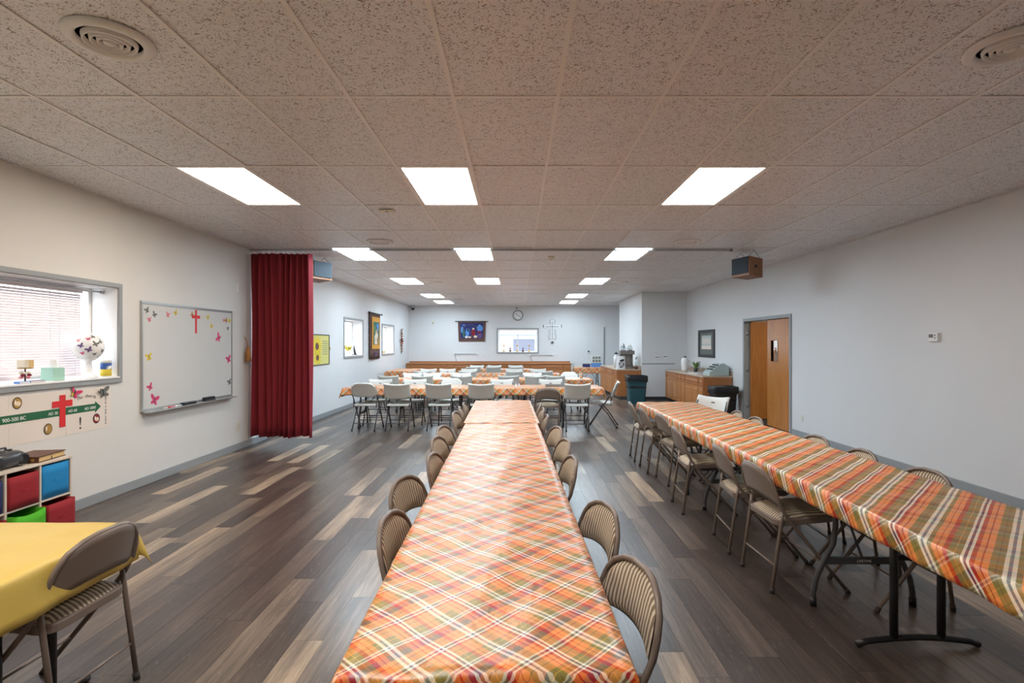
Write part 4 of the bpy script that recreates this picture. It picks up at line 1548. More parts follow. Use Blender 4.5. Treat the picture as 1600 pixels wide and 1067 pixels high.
LW_ = (DOOR[1] - DOOR[0]) / 2 - 0.010
near = door_slab(d1, LW_, 1.985)
near.location = (XR + 0.03, DOOR[0] + 0.009, 0)
near.rotation_euler = (0, 0, PI / 2)
near.location.x = XR + 0.08
far = door_slab(d1, LW_, 1.985)
far.location = (XR + 0.10, DOOR[1] - 0.06, 0)
far.rotation_euler = (0, 0, R(-2))
for z in (0.28, 1.02, 1.76):
    MB().tube([(XR + 0.045, DOOR[1] - 0.012, z - 0.05), (XR + 0.045, DOOR[1] - 0.012, z + 0.05)], 0.011, 8).build('hinge', 'steel', d1, True)
    MB().tube([(XR + 0.028, DOOR[0] + 0.012, z - 0.05), (XR + 0.028, DOOR[0] + 0.012, z + 0.05)], 0.011, 8).build('hinge', 'steel', d1, True)
# the lobby beyond the door
lob = MB()
lob.box(XR + 0.145, XR + 1.9, 8.2, 8.3, 0, 2.6)
lob.box(XR + 0.145, XR + 1.9, 11.7, 11.8, 0, 2.6)
lob.box(XR + 1.9, XR + 2.0, 8.2, 11.8, 0, 2.6)
lob.box(XR + 0.145, XR + 1.9, 8.3, 11.7, 2.5, 2.6)
struct(lob.build('wall_lobby', 'wall'), 'cream lobby walls seen through the open door', 'wall')
t = thing('lobby_lamp', 'flat ceiling lamp of the lobby behind the door', 'light', (XR + 1.0, 9.4, 2.495))
MB().lathe([(0.18, 0.0), (0.18, -0.03), (0.14, -0.06), (0.002, -0.07)], (0, 0, 0), 20).build('shade', emit_mat('lobby_glow', (1.0, 0.85, 0.65), 40.0), t, True)
MB().lathe([(0.19, 0.0), (0.19, -0.012), (0.18, -0.014)], (0, 0, 0), 20, cap=False).build('rim', 'steel', t, True)

# flush closet door on the far wall
d2 = bpy.data.objects.new('door_2', None)
COL.objects.link(d2)
struct(d2, 'flush white closet door in far right corner', 'door')
MB().box(2.62, 3.24, YB - 0.02, YB - 0.001, 0.01, 2.14).build('leaf', 'panelX', d2)
MB().box(3.25, 3.285, YB - 0.03, YB - 0.001, 0.0, 2.18).build('casing', 'grey_trim', d2)
MB().lathe([(0.012, 0.0), (0.012, -0.03), (0.03, -0.045), (0.028, -0.065), (0.002, -0.07)], (2.67, YB - 0.02, 1.27), 14, axis='Y').build('knob', 'black', d2, True)

# ------------------------------------------------------------------ wall fittings
def outlet(label, fn, m='white_plastic'):
    t = thing('power_outlet', label, 'outlet')
    MB().prism(rounded(-0.035, 0.035, -0.057, 0.057, 0.006, 2), fn, 0.006).build('plate', m, t)
    for dv in (-0.022, 0.022):
        MB().prism(ellipse(0, dv, 0.016, 0.014, 12), lambda u, v, w: fn(u, v, 0.006 + w), 0.002).build('socket', 'ivory' if m == 'white_plastic' else 'white_plastic', t)
        for du in (-0.006, 0.006):
            MB().prism([(du - 0.001, dv - 0.004), (du + 0.001, dv - 0.004), (du + 0.001, dv + 0.005), (du - 0.001, dv + 0.005)], lambda u, v, w: fn(u, v, 0.008 + w), 0.0006).build('slot', 'black', t)


outlet('white power outlet low on right wall by the door', RW(8.79, 0.31))
outlet('ivory power outlet low on left wall beside the curtain', LW(7.77, 0.33), 'ivory')
t = thing('thermostat', 'small white thermostat on the right wall', 'thermostat')
fn = RW(5.99, 1.61)
MB().prism(rounded(-0.085, 0.085, -0.055, 0.055, 0.012), fn, 0.006).build('back_plate', 'white_plastic', t)
MB().prism(rounded(-0.062, 0.072, -0.047, 0.047, 0.01), lambda u, v, w: fn(u, v, 0.006 + w), 0.024).build('body', 'white_paint', t, bevel=0.003)
MB().prism(rounded(-0.055, 0.01, -0.005, 0.035, 0.004), lambda u, v, w: fn(u, v, 0.0302 + w), 0.001).build('display', 'grey', t)
for dv in (0.022, -0.008):
    MB().prism(ellipse(0.035, dv, 0.008, 0.007, 10), lambda u, v, w: fn(u, v, 0.0302 + w), 0.003).build('button', 'dark', t)
t = thing('wall_switch', 'narrow white plate high on left wall by the curtain', 'switch')
fn = LW(7.75, 2.35)
MB().prism(rounded(-0.02, 0.02, -0.06, 0.06, 0.005, 2), fn, 0.008).build('plate', 'white_paint', t)
MB().prism(rounded(-0.007, 0.007, -0.018, 0.018, 0.003, 2), lambda u, v, w: fn(u, v, 0.008 + w), 0.006).build('toggle', 'white_plastic', t)
for n, (x, w) in enumerate(((3.88, 0.14), (4.09, 0.11))):
    t = thing('wall_plate', '%s small grey plate on boxed-out wall above the rail' % ['left', 'right'][n], 'wall plate', (x, BOX_Y0, 1.175 + 0.015 * n), 0, 'plates on the boxed-out wall')
    MB().box(-w / 2, w / 2, -0.008, -0.0005, -0.045, 0.045).build('plate', 'white_paint', t, bevel=0.002)
    for i in range(3):
        MB().box(-w / 2 + 0.012 + i * (w - 0.02) / 3, -w / 2 + 0.012 + i * (w - 0.02) / 3 + 0.022, -0.012, -0.008, -0.015, 0.02).build('switch', 'grey', t)
t = thing('security_camera', 'small dome camera high in the far left corner', 'camera', (XL + 0.16, YB - 0.10, ZC - 0.10))
MB().lathe([(0.05, 0.09), (0.05, 0.05), (0.035, 0.03), (0.035, 0.0)], (0, 0, 0), 14).build('mount', 'white_paint', t, True)
MB().lathe([(0.06, 0.02), (0.065, -0.01), (0.05, -0.05), (0.02, -0.065), (0.002, -0.066)], (0, 0, 0), 16).build('dome', 'dark', t, True)
t = thing('wall_sensor', 'tiny ivory sensor on the far wall left of the banner', 'sensor', (-3.15, YB, 2.34))
MB().box(-0.035, 0.035, -0.03, -0.001, -0.06, 0.06).build('body', 'ivory', t, bevel=0.006)
MB().box(-0.02, 0.02, -0.034, -0.03, -0.035, 0.0).build('lens', 'grey', t)
# framed picture on the right wall
t = thing('framed_picture', 'black-framed grey print above the right counter', 'picture')
fn = RW(13.2, 1.55)
for (a, b_, c, d) in ((-0.56, 0.56, 0.27, 0.34), (-0.56, 0.56, -0.34, -0.27), (-0.56, -0.46, -0.27, 0.27), (0.46, 0.56, -0.27, 0.27)):
    MB().prism([(a, c), (b_, c), (b_, d), (a, d)], fn, 0.03).build('frame', 'dark', t, bevel=0.005)
MB().prism([(-0.46, -0.27), (0.46, -0.27), (0.46, 0.27), (-0.46, 0.27)], fn, 0.012).build('mat_board', 'grey', t)
b = MB()
b.prism([(-0.33, -0.14), (0.33, -0.14), (0.33, 0.2), (-0.33, 0.2)], lambda u, v, w: fn(u, v, 0.0125 + w), 0.001, 0)
for i in range(5):
    b.prism(ellipse(-0.24 + 0.12 * i, 0.06, 0.05, 0.09, 10), lambda u, v, w: fn(u, v, 0.0138 + w), 0.0006, 1)
b.prism([(-0.33, -0.14), (0.33, -0.14), (0.33, -0.05), (-0.33, -0.05)], lambda u, v, w: fn(u, v, 0.0138 + w), 0.0006, 1)
b.build('print', ['beige_plastic', 'paper'], t)


# hanging loudspeakers
def speaker(label, loc, rz, tilt):
    t = thing('loudspeaker', label, 'speaker', loc, rz, 'hanging loudspeakers')
    # body in local: front toward -Y; tapered to the back
    fnp = [(-0.20, -0.13), (0.20, -0.13), (0.17, 0.14), (-0.17, 0.14)]
    zt = ZC - loc[2]
    b = MB()
    b.prism(fnp, lambda u, v, w: (u, v, w - 0.15 - 0.10 * v), 0.29)
    o = b.build('cabinet', 'speaker_wood', t, bevel=0.004)
    MB().prism([(-0.185, -0.115), (0.185, -0.115), (0.185, 0.135), (-0.185, 0.135)], lambda u, v, w: (u, -0.131 - w, v + 0.013), 0.012).build('grille', 'speaker_grey', t, bevel=0.003)
    MB().lathe([(0.024, 0.0), (0.024, 0.012), (0.002, 0.012)], (0.178, 0.0, 0.0), 14, axis='X').build('port', 'black', t)
    for s in (-1, 1):
        MB().tube([(s * 0.15, -0.12, 0.145), (s * 0.15, 0.0, zt - 0.002), (s * 0.13, 0.13, 0.13)], 0.0035, 5).build('chain', 'dark', t)
    return t


speaker('brown loudspeaker with grey grille hanging near the right wall', (3.58, 8.32, 2.72), R(-74), 0)
speaker('grey-fronted loudspeaker hanging behind the curtain on the left', (-3.27, 8.75, 2.72), R(62), 0)

# ------------------------------------------------------------------ whiteboard
wb = thing('whiteboard', 'wall-mounted whiteboard with butterfly stickers and red cross', 'whiteboard')
y0, y1, z0, z1 = 5.74, 7.57, 0.80, 2.00
fn = LW(0, 0)
MB().prism([(y0 + 0.02, z0 + 0.02), (y1 - 0.02, z0 + 0.02), (y1 - 0.02, z1 - 0.02), (y0 + 0.02, z1 - 0.02)], lambda u, v, w: fn(u, v, 0.004 + w), 0.012).build('panel', 'board', wb)
for (a, b_, c, d) in ((y0, y1, z1 - 0.03, z1), (y0, y1, z0, z0 + 0.03), (y0, y0 + 0.022, z0 + 0.03, z1 - 0.03), (y1 - 0.022, y1, z0 + 0.03, z1 - 0.03)):
    MB().prism([(a, c), (b_, c), (b_, d), (a, d)], fn, 0.024).build('frame', 'alu', wb, bevel=0.003)
MB().box(XL + 0.024, XL + 0.10, y0 + 0.02, y1 - 0.02, z0 - 0.014, z0 + 0.002).build('tray', 'alu', wb, bevel=0.003)
W = 0.0165
cr = [(-0.018, -0.15), (0.018, -0.15), (0.018, 0.035), (0.085, 0.035), (0.085, 0.075), (0.018, 0.075), (0.018, 0.14), (-0.018, 0.14), (-0.018, 0.075), (-0.085, 0.075), (-0.085, 0.035), (-0.018, 0.035)]
MB().prism(cr, lambda u, v, w: fn(6.72 + u, 1.82 + v, W + w), 0.002).build('cross_sticker', 'red', wb)
for (yy, zz, s, a, m) in ((5.83, 1.90, 0.045, 0.4, 'grey'), (5.95, 1.86, 0.045, -0.5, 'grey'), (5.87, 1.80, 0.04, 0.2, 'rose'), (6.18, 1.87, 0.045, -0.2, 'rose'),
                          (6.32, 1.90, 0.045, 0.5, 'yellow'), (6.64, 1.90, 0.04, 0.9, 'gold'), (6.98, 1.88, 0.045, 0.3, 'yellow'), (7.06, 1.77, 0.045, -0.4, 'yellow'),
                          (7.36, 1.86, 0.03, 0.2, 'rose'), (7.42, 1.86, 0.045, 0.6, 'gold'), (7.50, 1.86, 0.045, -0.4, 'yellow'), (7.46, 1.75, 0.035, 0.2, 'grey'),
                          (7.23, 1.62, 0.075, 1.1, 'pink'), (7.48, 1.32, 0.075, 0.3, 'pink'), (5.86, 1.39, 0.06, 0.2, 'yellow'), (5.88, 1.02 + 0.19 - 0.15, 0.055, 0.5, 'pink'),
                          (5.95, 0.96 - 0.05, 0.085, -0.3, 'pink'), (7.50, 1.0, 0.06, 0.3, 'grey')):
    ww, bb = butterfly(s, a)
    b = MB()
    for p in ww:
        b.prism(p, lambda u, v, w: fn(yy + u, zz + v, W + w), 0.001, 0)
    for p in bb:
        b.prism(p, lambda u, v, w: fn(yy + u, zz + v, W + 0.001 + w), 0.001, 1)
    b.build('butterfly_sticker', [m, 'ink'], wb)
for n, (ya, m, lab) in enumerate(((6.02, 'red', 'red'), (6.15, 'white_ink', 'white'), (6.27, 'blue', 'blue'))):
    t = thing('marker_pen', '%s dry-erase marker lying in the whiteboard tray' % lab, 'marker', (XL + 0.06, ya, z0 + 0.010), 0, 'markers in the whiteboard tray')
    MB().tube([(0, 0, 0), (0, 0.085, 0)], 0.008, 8).build('barrel', 'white_plastic' if m != 'white_ink' else 'rose', t, True)
    MB().tube([(0, 0.085, 0), (0, 0.125, 0)], 0.009, 8).build('cap', m, t, True)
t = thing('board_eraser', 'black felt eraser standing in the whiteboard tray', 'eraser', (XL + 0.058, 6.93, z0 + 0.003))
MB().box(-0.025, 0.025, -0.11, 0.11, 0.022, 0.05).build('grip', 'black', t, bevel=0.01)
MB().box(-0.026, 0.026, -0.11, 0.11, 0, 0.021).build('felt', 'dark', t)
t = thing('board_eraser', 'flat dark grey eraser lying left of the standing eraser', 'eraser', (XL + 0.058, 6.50, z0 + 0.003))
MB().box(-0.025, 0.025, -0.12, 0.12, 0.014, 0.03).build('grip', 'dark', t, bevel=0.004)
MB().box(-0.026, 0.026, -0.12, 0.12, 0, 0.0135).build('felt', 'black', t)

# ------------------------------------------------------------------ timeline poster under the window
po = thing('timeline_poster', 'long paper timeline poster with green arrow under the near window', 'poster')
pz0, pz1, py1 = 0.715, 1.115, 5.33
for i, (a, b_) in enumerate(((3.05, 3.66), (3.66, 4.26), (4.26, 4.80), (4.80, py1))):
    MB().prism([(a + 0.001, pz0), (b_ - 0.001, pz0), (b_ - 0.001, pz1), (a + 0.001, pz1)], fn, 0.0022 + 0.0006 * (i % 2)).build('sheet', 'paper', po)
az = 0.93
MB().prism([(3.05, az - 0.033), (5.13, az - 0.033), (5.13, az - 0.055), (5.20, az), (5.13, az + 0.055), (5.13, az + 0.033), (3.05, az + 0.033)], lambda u, v, w: fn(u, v, 0.003 + w), 0.0012).build('arrow', 'green_ink', po)
cr = [(-0.03, -0.15), (0.03, -0.15), (0.03, 0.03), (0.105, 0.03), (0.105, 0.085), (0.03, 0.085), (0.03, 0.135), (-0.03, 0.135), (-0.03, 0.085), (-0.105, 0.085), (-0.105, 0.03), (-0.03, 0.03)]
MB().prism(cr, lambda u, v, w: fn(4.76 + u, 0.945 + v, 0.0045 + w), 0.003).build('cross', 'red', po)
TX = XL + 0.0048
for (s, yy, zz, sz, m) in (('900-500 BC', 4.305, az - 0.004, 0.042, 'white_ink'), ('AD 30', 4.665, az - 0.004, 0.036, 'white_ink'), ('AD 60', 4.87, az - 0.004, 0.036, 'white_ink'), ('AD 2000', 5.07, az - 0.004, 0.036, 'white_ink'),
                           ('!', 4.955, 0.795, 0.16, 'ink')):
    text('lettering', s, sz, (TX, yy, zz), ROT_L, m, po)
for i, ch in enumerate('The church'):
    if ch == ' ':
        continue
    f = (i - 4.5) / 4.5
    o = text('lettering', ch, 0.045, (TX - 0.001, 5.03 + 0.10 * f, 1.045 - 0.018 * f * f), ROT_L, 'ink', po)
for i, ch in enumerate('NEW HEAVEN & NEW EARTH'):
    if ch != ' ':
        text('lettering', ch, 0.021, (TX - 0.001, 5.262, 1.10 - 0.0165 * i), ROT_L, 'ink', po)
for (yy, zz, m1, m2) in ((4.33, 1.055, 'gold', 'skin'), (4.615, 0.80, 'grey', 'gold'), (5.145, 0.818, 'maroon', 'skin')):
    b = MB()
    b.prism(ellipse(yy, zz, 0.042, 0.048, 20), lambda u, v, w: fn(u, v, 0.004 + w), 0.001, 0)
    b.prism(ellipse(yy, zz, 0.036, 0.041, 20), lambda u, v, w: fn(u, v, 0.005 + w), 0.0006, 1)
    b.prism(ellipse(yy + 0.008, zz - 0.006, 0.022, 0.02, 10), lambda u, v, w: fn(u, v, 0.0057 + w), 0.0004, 2)
    b.prism(ellipse(yy - 0.016, zz + 0.003, 0.007, 0.022, 8), lambda u, v, w: fn(u, v, 0.0057 + w), 0.0004, 3)
    b.build('medallion', ['ink', 'gold' if m1 != 'maroon' else 'maroon', m2, 'white_ink'], po)
for (yy, zz, s, a, m, lab) in ((4.885, 1.085, 0.065, -0.5, 'pink', 'pink and yellow'), (5.225, 1.06, 0.075, 0.2, 'grey', 'grey')):
    t = thing('butterfly_decoration', '%s butterfly cutout fixed over the timeline poster' % lab, 'butterfly', (0, 0, 0), 0, 'butterfly cutouts')
    ww, bb = butterfly(s, a)
    for k, p in enumerate(ww):
        tilt = 0.35
        b = MB().prism(p, lambda u, v, w: fn(yy + u, zz + v, 0.006 + w + abs(u) * tilt), 0.0012, 0)
        b.build('wing', m if k != 3 or m == 'grey' else 'yellow', t)
    MB().prism(bb[0], lambda u, v, w: fn(yy + u, zz + v, 0.006 + w), 0.006).build('body', 'ink', t)

# ------------------------------------------------------------------ cube shelf
SX0, SX1 = XL + 0.012, -3.72
sh = thing('cube_shelf', 'low cream cube shelf with fabric bins against the left wall', 'shelf')
PITCH, SY1, SZ = 0.285, 4.47, 0.60
yb = [SY1 - PITCH * i for i in range(4)]
for i, yy in enumerate(yb):
    MB().box(SX0, SX1, yy - 0.016 if i < 3 else yy, yy if i < 3 else yy + 0.016, 0.0, SZ - 0.016).build('side_panel' if i in (0, 3) else 'divider', 'shelf', sh)
MB().box(SX0, SX1 + 0.004, yb[-1] - 0.004, yb[0] + 0.004, SZ - 0.016, SZ).build('top', 'shelf', sh, bevel=0.002)
for zz in (0.0, 0.29):
    for i in range(3):
        MB().box(SX0, SX1 - 0.002, yb[i + 1] + (0.0005 if i < 2 else 0.0165), yb[i] - 0.0165, zz, zz + 0.014).build('shelf_board', 'shelf', sh)
MB().box(SX0 - 0.008, SX0 - 0.001, yb[-1], yb[0], 0, SZ - 0.016).build('back_panel', 'shelf', sh)


def fabric_bin(label, y0, y1, z0, h, m, pull=0.0, sag=0.0):
    t = thing('fabric_bin', label, 'bin', (0, 0, 0), 0, 'fabric cube bins')
    y0 += 0.008
    y1 -= 0.008
    xb, xf = SX0 + 0.02 + pull, SX1 - 0.008 + pull

    def panel(p0, p1, nm, sg):
        p0, p1 = Vector(p0), Vector(p1)
        MB().grid(lambda u, v: tuple(p0 + (p1 - p0) * u + Vector((0, 0, v * (h - sg * math.sin(PI * u)))) + Vector((0.006 * math.sin(PI * u) * math.sin(PI * v), 0, 0)) * (1 if nm == 'front_panel' else 0)), 10, 4).build(nm, m, t, True, solid=0.004)
    panel((xf, y0, z0), (xf, y1, z0), 'front_panel', sag)
    panel((xb, y0, z0), (xb, y1, z0), 'rear_panel', 0)
    panel((xb, y0, z0), (xf, y0, z0), 'side_panel', 0)
    panel((xb, y1, z0), (xf, y1, z0), 'side_panel', 0)
    MB().box(xb, xf, y0, y1, z0, z0 + 0.004).build('base', m, t)
    MB().tube([(xf + 0.006, (y0 + y1) / 2 - 0.035, z0 + h * 0.5), (xf + 0.012, (y0 + y1) / 2, z0 + h * 0.52), (xf + 0.006, (y0 + y1) / 2 + 0.035, z0 + h * 0.54)], 0.003, 6).build('pull_tab', m, t, True)


up, lo = 0.305, 0.016
fabric_bin('bright blue fabric bin in the upper right cube', yb[1], yb[0] - 0.016, up, 0.265, 'bin_blue')
fabric_bin('red fabric bin in the upper middle cube', yb[2], yb[1] - 0.016, up, 0.245, 'bin_red', 0.008)
fabric_bin('navy fabric bin in the upper left cube', yb[3] + 0.016, yb[2] - 0.016, up, 0.235, 'bin_navy')
fabric_bin('red fabric bin pulled forward in the lower right cube', yb[1], yb[0] - 0.012, lo, 0.25, 'bin_red', 0.05)
fabric_bin('lime green fabric bin pulled forward in the lower middle cube', yb[2], yb[1] - 0.016, lo, 0.25, 'bin_green', 0.06, 0.018)
fabric_bin('red fabric bin in the lower left cube', yb[3] + 0.016, yb[2] - 0.016, lo, 0.24, 'bin_red', 0.03)

# things on the shelf
t = thing('leather_book', 'thick brown leather-bound book lying on the cube shelf', 'book', (-3.885, 4.325, SZ + 0.001), R(8))
MB().box(-0.12, 0.12, -0.15, 0.15, 0, 0.006).build('cover', 'leather', t)
MB().box(-0.12, 0.12, -0.15, 0.15, 0.042, 0.048).build('cover', 'leather', t)
MB().box(-0.112, 0.112, -0.138, 0.145, 0.0062, 0.0418).build('page_block', 'page', t)
MB().box(-0.12, 0.12, -0.158, -0.15, 0, 0.048).build('spine', 'leather', t, bevel=0.003)
for i in range(4):
    MB().box(-0.10 + i * 0.055, -0.075 + i * 0.055, -0.1595, -0.158, 0.014, 0.034).build('gilt_mark', 'gold', t)
MB().box(0.1205, 0.1225, -0.02, -0.012, 0.0, 0.03).build('ribbon', 'ink', t)
t = thing('boombox', 'rounded dark grey portable CD player on the cube shelf', 'radio', (-3.88, 4.00, SZ + 0.001), R(90))
MB().grid(lambda u, v: ((lambda a, e: (0.165 * math.copysign(abs(math.cos(a)) ** 0.7, math.cos(a)) * math.cos(e) ** 0.5, 0.11 * math.copysign(abs(math.sin(a)) ** 0.7, math.sin(a)) * math.cos(e) ** 0.5, 0.062 + 0.062 * math.copysign(abs(math.sin(e)) ** 0.8, math.sin(e))))(2 * PI * u, (v - 0.5) * PI * 0.998)), 32, 16).build('body', 'boombox', t, True)
MB().tube([(-0.12, 0.05, 0.10), (-0.10, 0.045, 0.135), (0.10, 0.045, 0.135), (0.12, 0.05, 0.10)], 0.009, 8).build('handle', 'boombox', t, True)
for x in (-0.095, 0.095):
    MB().lathe([(0.045, -0.095), (0.045, -0.107), (0.03, -0.104), (0.002, -0.100)], (x, 0, 0.055), 18, axis='Y').build('speaker', 'black', t, True)
MB().lathe([(0.016, 0.118), (0.015, 0.132), (0.002, 0.133)], (0.07, -0.02, 0), 14).build('knob', 'black', t, True)
MB().lathe([(0.05, 0.120), (0.05, 0.127), (0.002, 0.129)], (-0.02, -0.01, 0), 18).build('disc_lid', 'dark', t, True)
t = thing('cassette_recorder', 'grey tape recorder with raised blue lid on the cube shelf', 'recorder', (-3.88, 3.70, SZ + 0.001), R(90))
MB().box(-0.13, 0.125, -0.11, 0.11, 0, 0.075).build('body', 'dark', t, bevel=0.008)
MB().box(-0.12, 0.12, -0.10, 0.10, 0.077, 0.11).build('lid', 'bin_navy', t, bevel=0.006)
MB().box(-0.11, 0.11, -0.114, -0.11, 0.045, 0.06).build('button_strip', 'alu', t)
MB().tube([(-0.12, 0.04, 0.11), (-0.11, 0.03, 0.135), (0.11, 0.03, 0.135), (0.12, 0.04, 0.11)], 0.007, 6).build('handle', 'black', t, True)

# ------------------------------------------------------------------ things on the near window sill
sz = W1[2] + 0.0185
sx = XL - 0.06
t = thing('globe_vase', 'white globe on pedestal printed with butterflies on window sill', 'vase', (XL - 0.072, 5.14, sz))
MB().lathe([(0.078, 0), (0.076, 0.01), (0.045, 0.03), (0.026, 0.055), (0.034, 0.09), (0.022, 0.13), (0.028, 0.16), (0.07, 0.182), (0.085, 0.192)], (0, 0, 0), 24).build('pedestal', 'white_gloss', t, True)
gr = 0.13
globe = MB().lathe([(gr * math.sin(a), 0.192 + 0.106 - gr * math.cos(a)) for a in [R(32 + i * 9.2) for i in range(17)]], (0, 0, 0), 28).build('globe', 'white_gloss', t, True)
gz = 0.192 + 0.106
for (az_, el, s, a, m) in ((-50, 35, 0.022, 0.2, 'pink'), (-75, 5, 0.03, 0.6, 'purple'), (-25, 12, 0.036, -0.4, 'grey'), (-48, -12, 0.034, 0.5, 'purple'), (0, 22, 0.03, 0.9, 'grey'),
                           (-90, 28, 0.022, 0.1, 'rose'), (8, -18, 0.026, -0.2, 'grey'), (-25, 48, 0.026, 1.2, 'grey'), (-72, -28, 0.022, 0.3, 'pink'), (-25, -32, 0.02, 0.2, 'grey')):
    A, E = R(az_), R(el)
    nrm = Vector((math.cos(A) * math.cos(E), math.sin(A) * math.cos(E), math.sin(E)))
    e1 = Vector((-math.sin(A), math.cos(A), 0))
    e2 = nrm.cross(e1)
    ww, bb = butterfly(s, a)
    b = MB()
    for p in ww + bb:
        b.prism(p, lambda u, v, w: tuple(Vector((0, 0, gz)) + (nrm * gr + e1 * u + e2 * v).normalized() * (gr + 0.0004 + w)), 0.0008)
    b.build('butterfly_print', m, globe)
t = thing('tissue_box', 'mint green cube tissue box on window sill', 'tissue box', (XL - 0.08, 4.76, sz))
MB().box(-0.058, 0.058, -0.058, 0.058, 0, 0.115).build('carton', 'mint', t, bevel=0.002)
MB().grid(lambda u, v: ((0.032 * (1 - 0.3 * v)) * math.cos(2 * PI * u) * (1 + 0.25 * math.sin(6 * PI * u)), 0.02 * math.sin(2 * PI * u) * (1 + 0.3 * math.sin(4 * PI * u)), 0.114 + 0.07 * v), 24, 4).build('tissue', 'tissue', t, True)
t = thing('wipes_canister', 'white-lidded canister of wipes with blue and yellow wrapper on sill', 'canister', (XL - 0.05, 5.335, sz))
MB().lathe([(0.046, 0), (0.047, 0.008)], (0, 0, 0), 24).build('base', 'white_plastic', t, True)
MB().lathe([(0.047, 0.008), (0.047, 0.075)], (0, 0, 0), 24).build('lower_wrapper', 'yellow', t, True)
MB().lathe([(0.0472, 0.075), (0.0472, 0.135)], (0, 0, 0), 24).build('upper_wrapper', 'blue', t, True)
MB().lathe([(0.0475, 0.136), (0.0475, 0.150), (0.044, 0.165), (0.002, 0.167)], (0, 0, 0), 24).build('lid', 'white_plastic', t, True)
b = MB()
for i, (cz_, rz_) in enumerate(((0.085, 0.022), (0.10, 0.012))):
    b.grid(lambda u, v: ((0.0478) * math.cos(-0.9 + 1.5 * u), (0.0478) * math.sin(-0.9 + 1.5 * u), cz_ + 0.03 * (u - 0.3) * 0.5 + rz_ * (v - 0.5) * math.sin(PI * u)), 10, 2)
b.build('swoosh', 'white_ink', t, True)
t = thing('candle_holder', 'small glass candle cup on a flower-wreathed stem on sill', 'candle holder', (XL - 0.06, 4.47, sz))
MB().lathe([(0.03, 0), (0.03, 0.006), (0.006, 0.012), (0.005, 0.12)], (0, 0, 0), 14).build('stem', 'dark', t, True)
for i in range(9):
    a = i * 2 * PI / 9
    MB().lathe([(0.002, 0.0), (0.018, 0.008), (0.012, 0.02), (0.002, 0.022)], (0.026 * math.cos(a), 0.026 * math.sin(a), 0.035 + 0.018 * (i % 3)), 8).build('flower', ['rose', 'maroon', 'ivory'][i % 3], t, True)
MB().lathe([(0.05, 0.118), (0.052, 0.124), (0.002, 0.125)], (0, 0, 0), 18).build('dish', 'gold', t, True)
MB().box(-0.038, 0.038, -0.038, 0.038, 0.126, 0.195).build('cup', 'ivory', t, bevel=0.004)
MB().box(-0.039, 0.039, -0.005, 0.0385, 0.13, 0.19).build('gold_face', 'page', t)
for n, (yy, l, m, zz) in enumerate(((4.52, 0.14, 'navy', 0.0), (4.40, 0.10, 'sky_blue', 0.0))):
    t = thing('small_book', '%s lying flat on window sill below the candle holder' % ['dark navy booklet', 'pale blue booklet'][n], 'booklet', (XL - 0.005 - 0.018 + 0.0, yy, sz), 0)
    MB().box(-0.02, 0.045 - 0.02, -l / 2, l / 2, 0, 0.016).build('cover', m, t, bevel=0.001)
    MB().box(0.0255, 0.0262, -l / 2 + 0.004, l / 2 - 0.004, 0.003, 0.013).build('pages', 'paper', t)
t = thing('porcelain_figurine', 'small pink and white figurine at the left of window sill', 'figurine', (XL - 0.06, 4.16, sz))
MB().lathe([(0.04, 0), (0.042, 0.01), (0.02, 0.02), (0.03, 0.05), (0.014, 0.085), (0.02, 0.10), (0.012, 0.12), (0.002, 0.124)], (0, 0, 0), 16).build('body', 'rose', t, True)
MB().lathe([(0.05, 0), (0.05, 0.008), (0.002, 0.009)], (0, 0.0, -0.0005), 16).build('base', 'white_gloss', t, True)


# ------------------------------------------------------------------ left far wall decorations
t = thing('sunflower_poster', 'yellow sunflower poster in thin dark frame beside the curtain', 'poster')
fn = LW(10.99, 1.42)
hw, hh = 0.49, 0.30
MB().prism([(-hw, -hh), (hw, -hh), (hw, hh), (-hw, hh)], fn, 0.008).build('sheet', mat('pale_yellow_print', srgb(212, 206, 122), 0.5), t)
for (a, b_, c, d) in ((-hw - 0.02, hw + 0.02, hh, hh + 0.015), (-hw - 0.02, hw + 0.02, -hh - 0.015, -hh), (-hw - 0.02, -hw, -hh, hh), (hw, hw + 0.02, -hh, hh)):
    MB().prism([(a, c), (b_, c), (b_, d), (a, d)], fn, 0.02).build('frame', 'dark', t)
b = MB()
for (cx, cz_, rr, n) in ((-0.18, 0.07, 0.21, 16), (-0.16, -0.16, 0.17, 14)):
    for i in range(n):
        a = 2 * PI * i / n
        b.prism(ellipse(cx + 0.62 * rr * math.cos(a) * 1.25, cz_ + 0.62 * rr * math.sin(a), 0.42 * rr * 1.2, 0.13 * rr, 8, a), lambda u, v, w: fn(max(-hw, u), max(-hh, min(hh, v)), 0.0082 + 0.0002 * (i % 3) + w), 0.0006, 0)
    b.prism(ellipse(cx, cz_, 0.36 * rr * 1.25, 0.36 * rr, 14), lambda u, v, w: fn(u, v, 0.0095 + w), 0.0006, 1)
for i in range(7):
    zz = 0.17 - 0.045 * i
    b.prism([(0.12, zz), (0.42, zz), (0.42, zz + 0.012), (0.12, zz + 0.012)], lambda u, v, w: fn(u, v, 0.0085 + w), 0.0004, 2)
b.build('sunflower_print', [mat('sunflower_yellow', srgb(228, 200, 30), 0.6), 'leather', 'grey'], t)
MB().prism(ellipse(hw + 0.06, 0.02, 0.03, 0.035, 10), fn, 0.015).build('clip', 'gold', t)

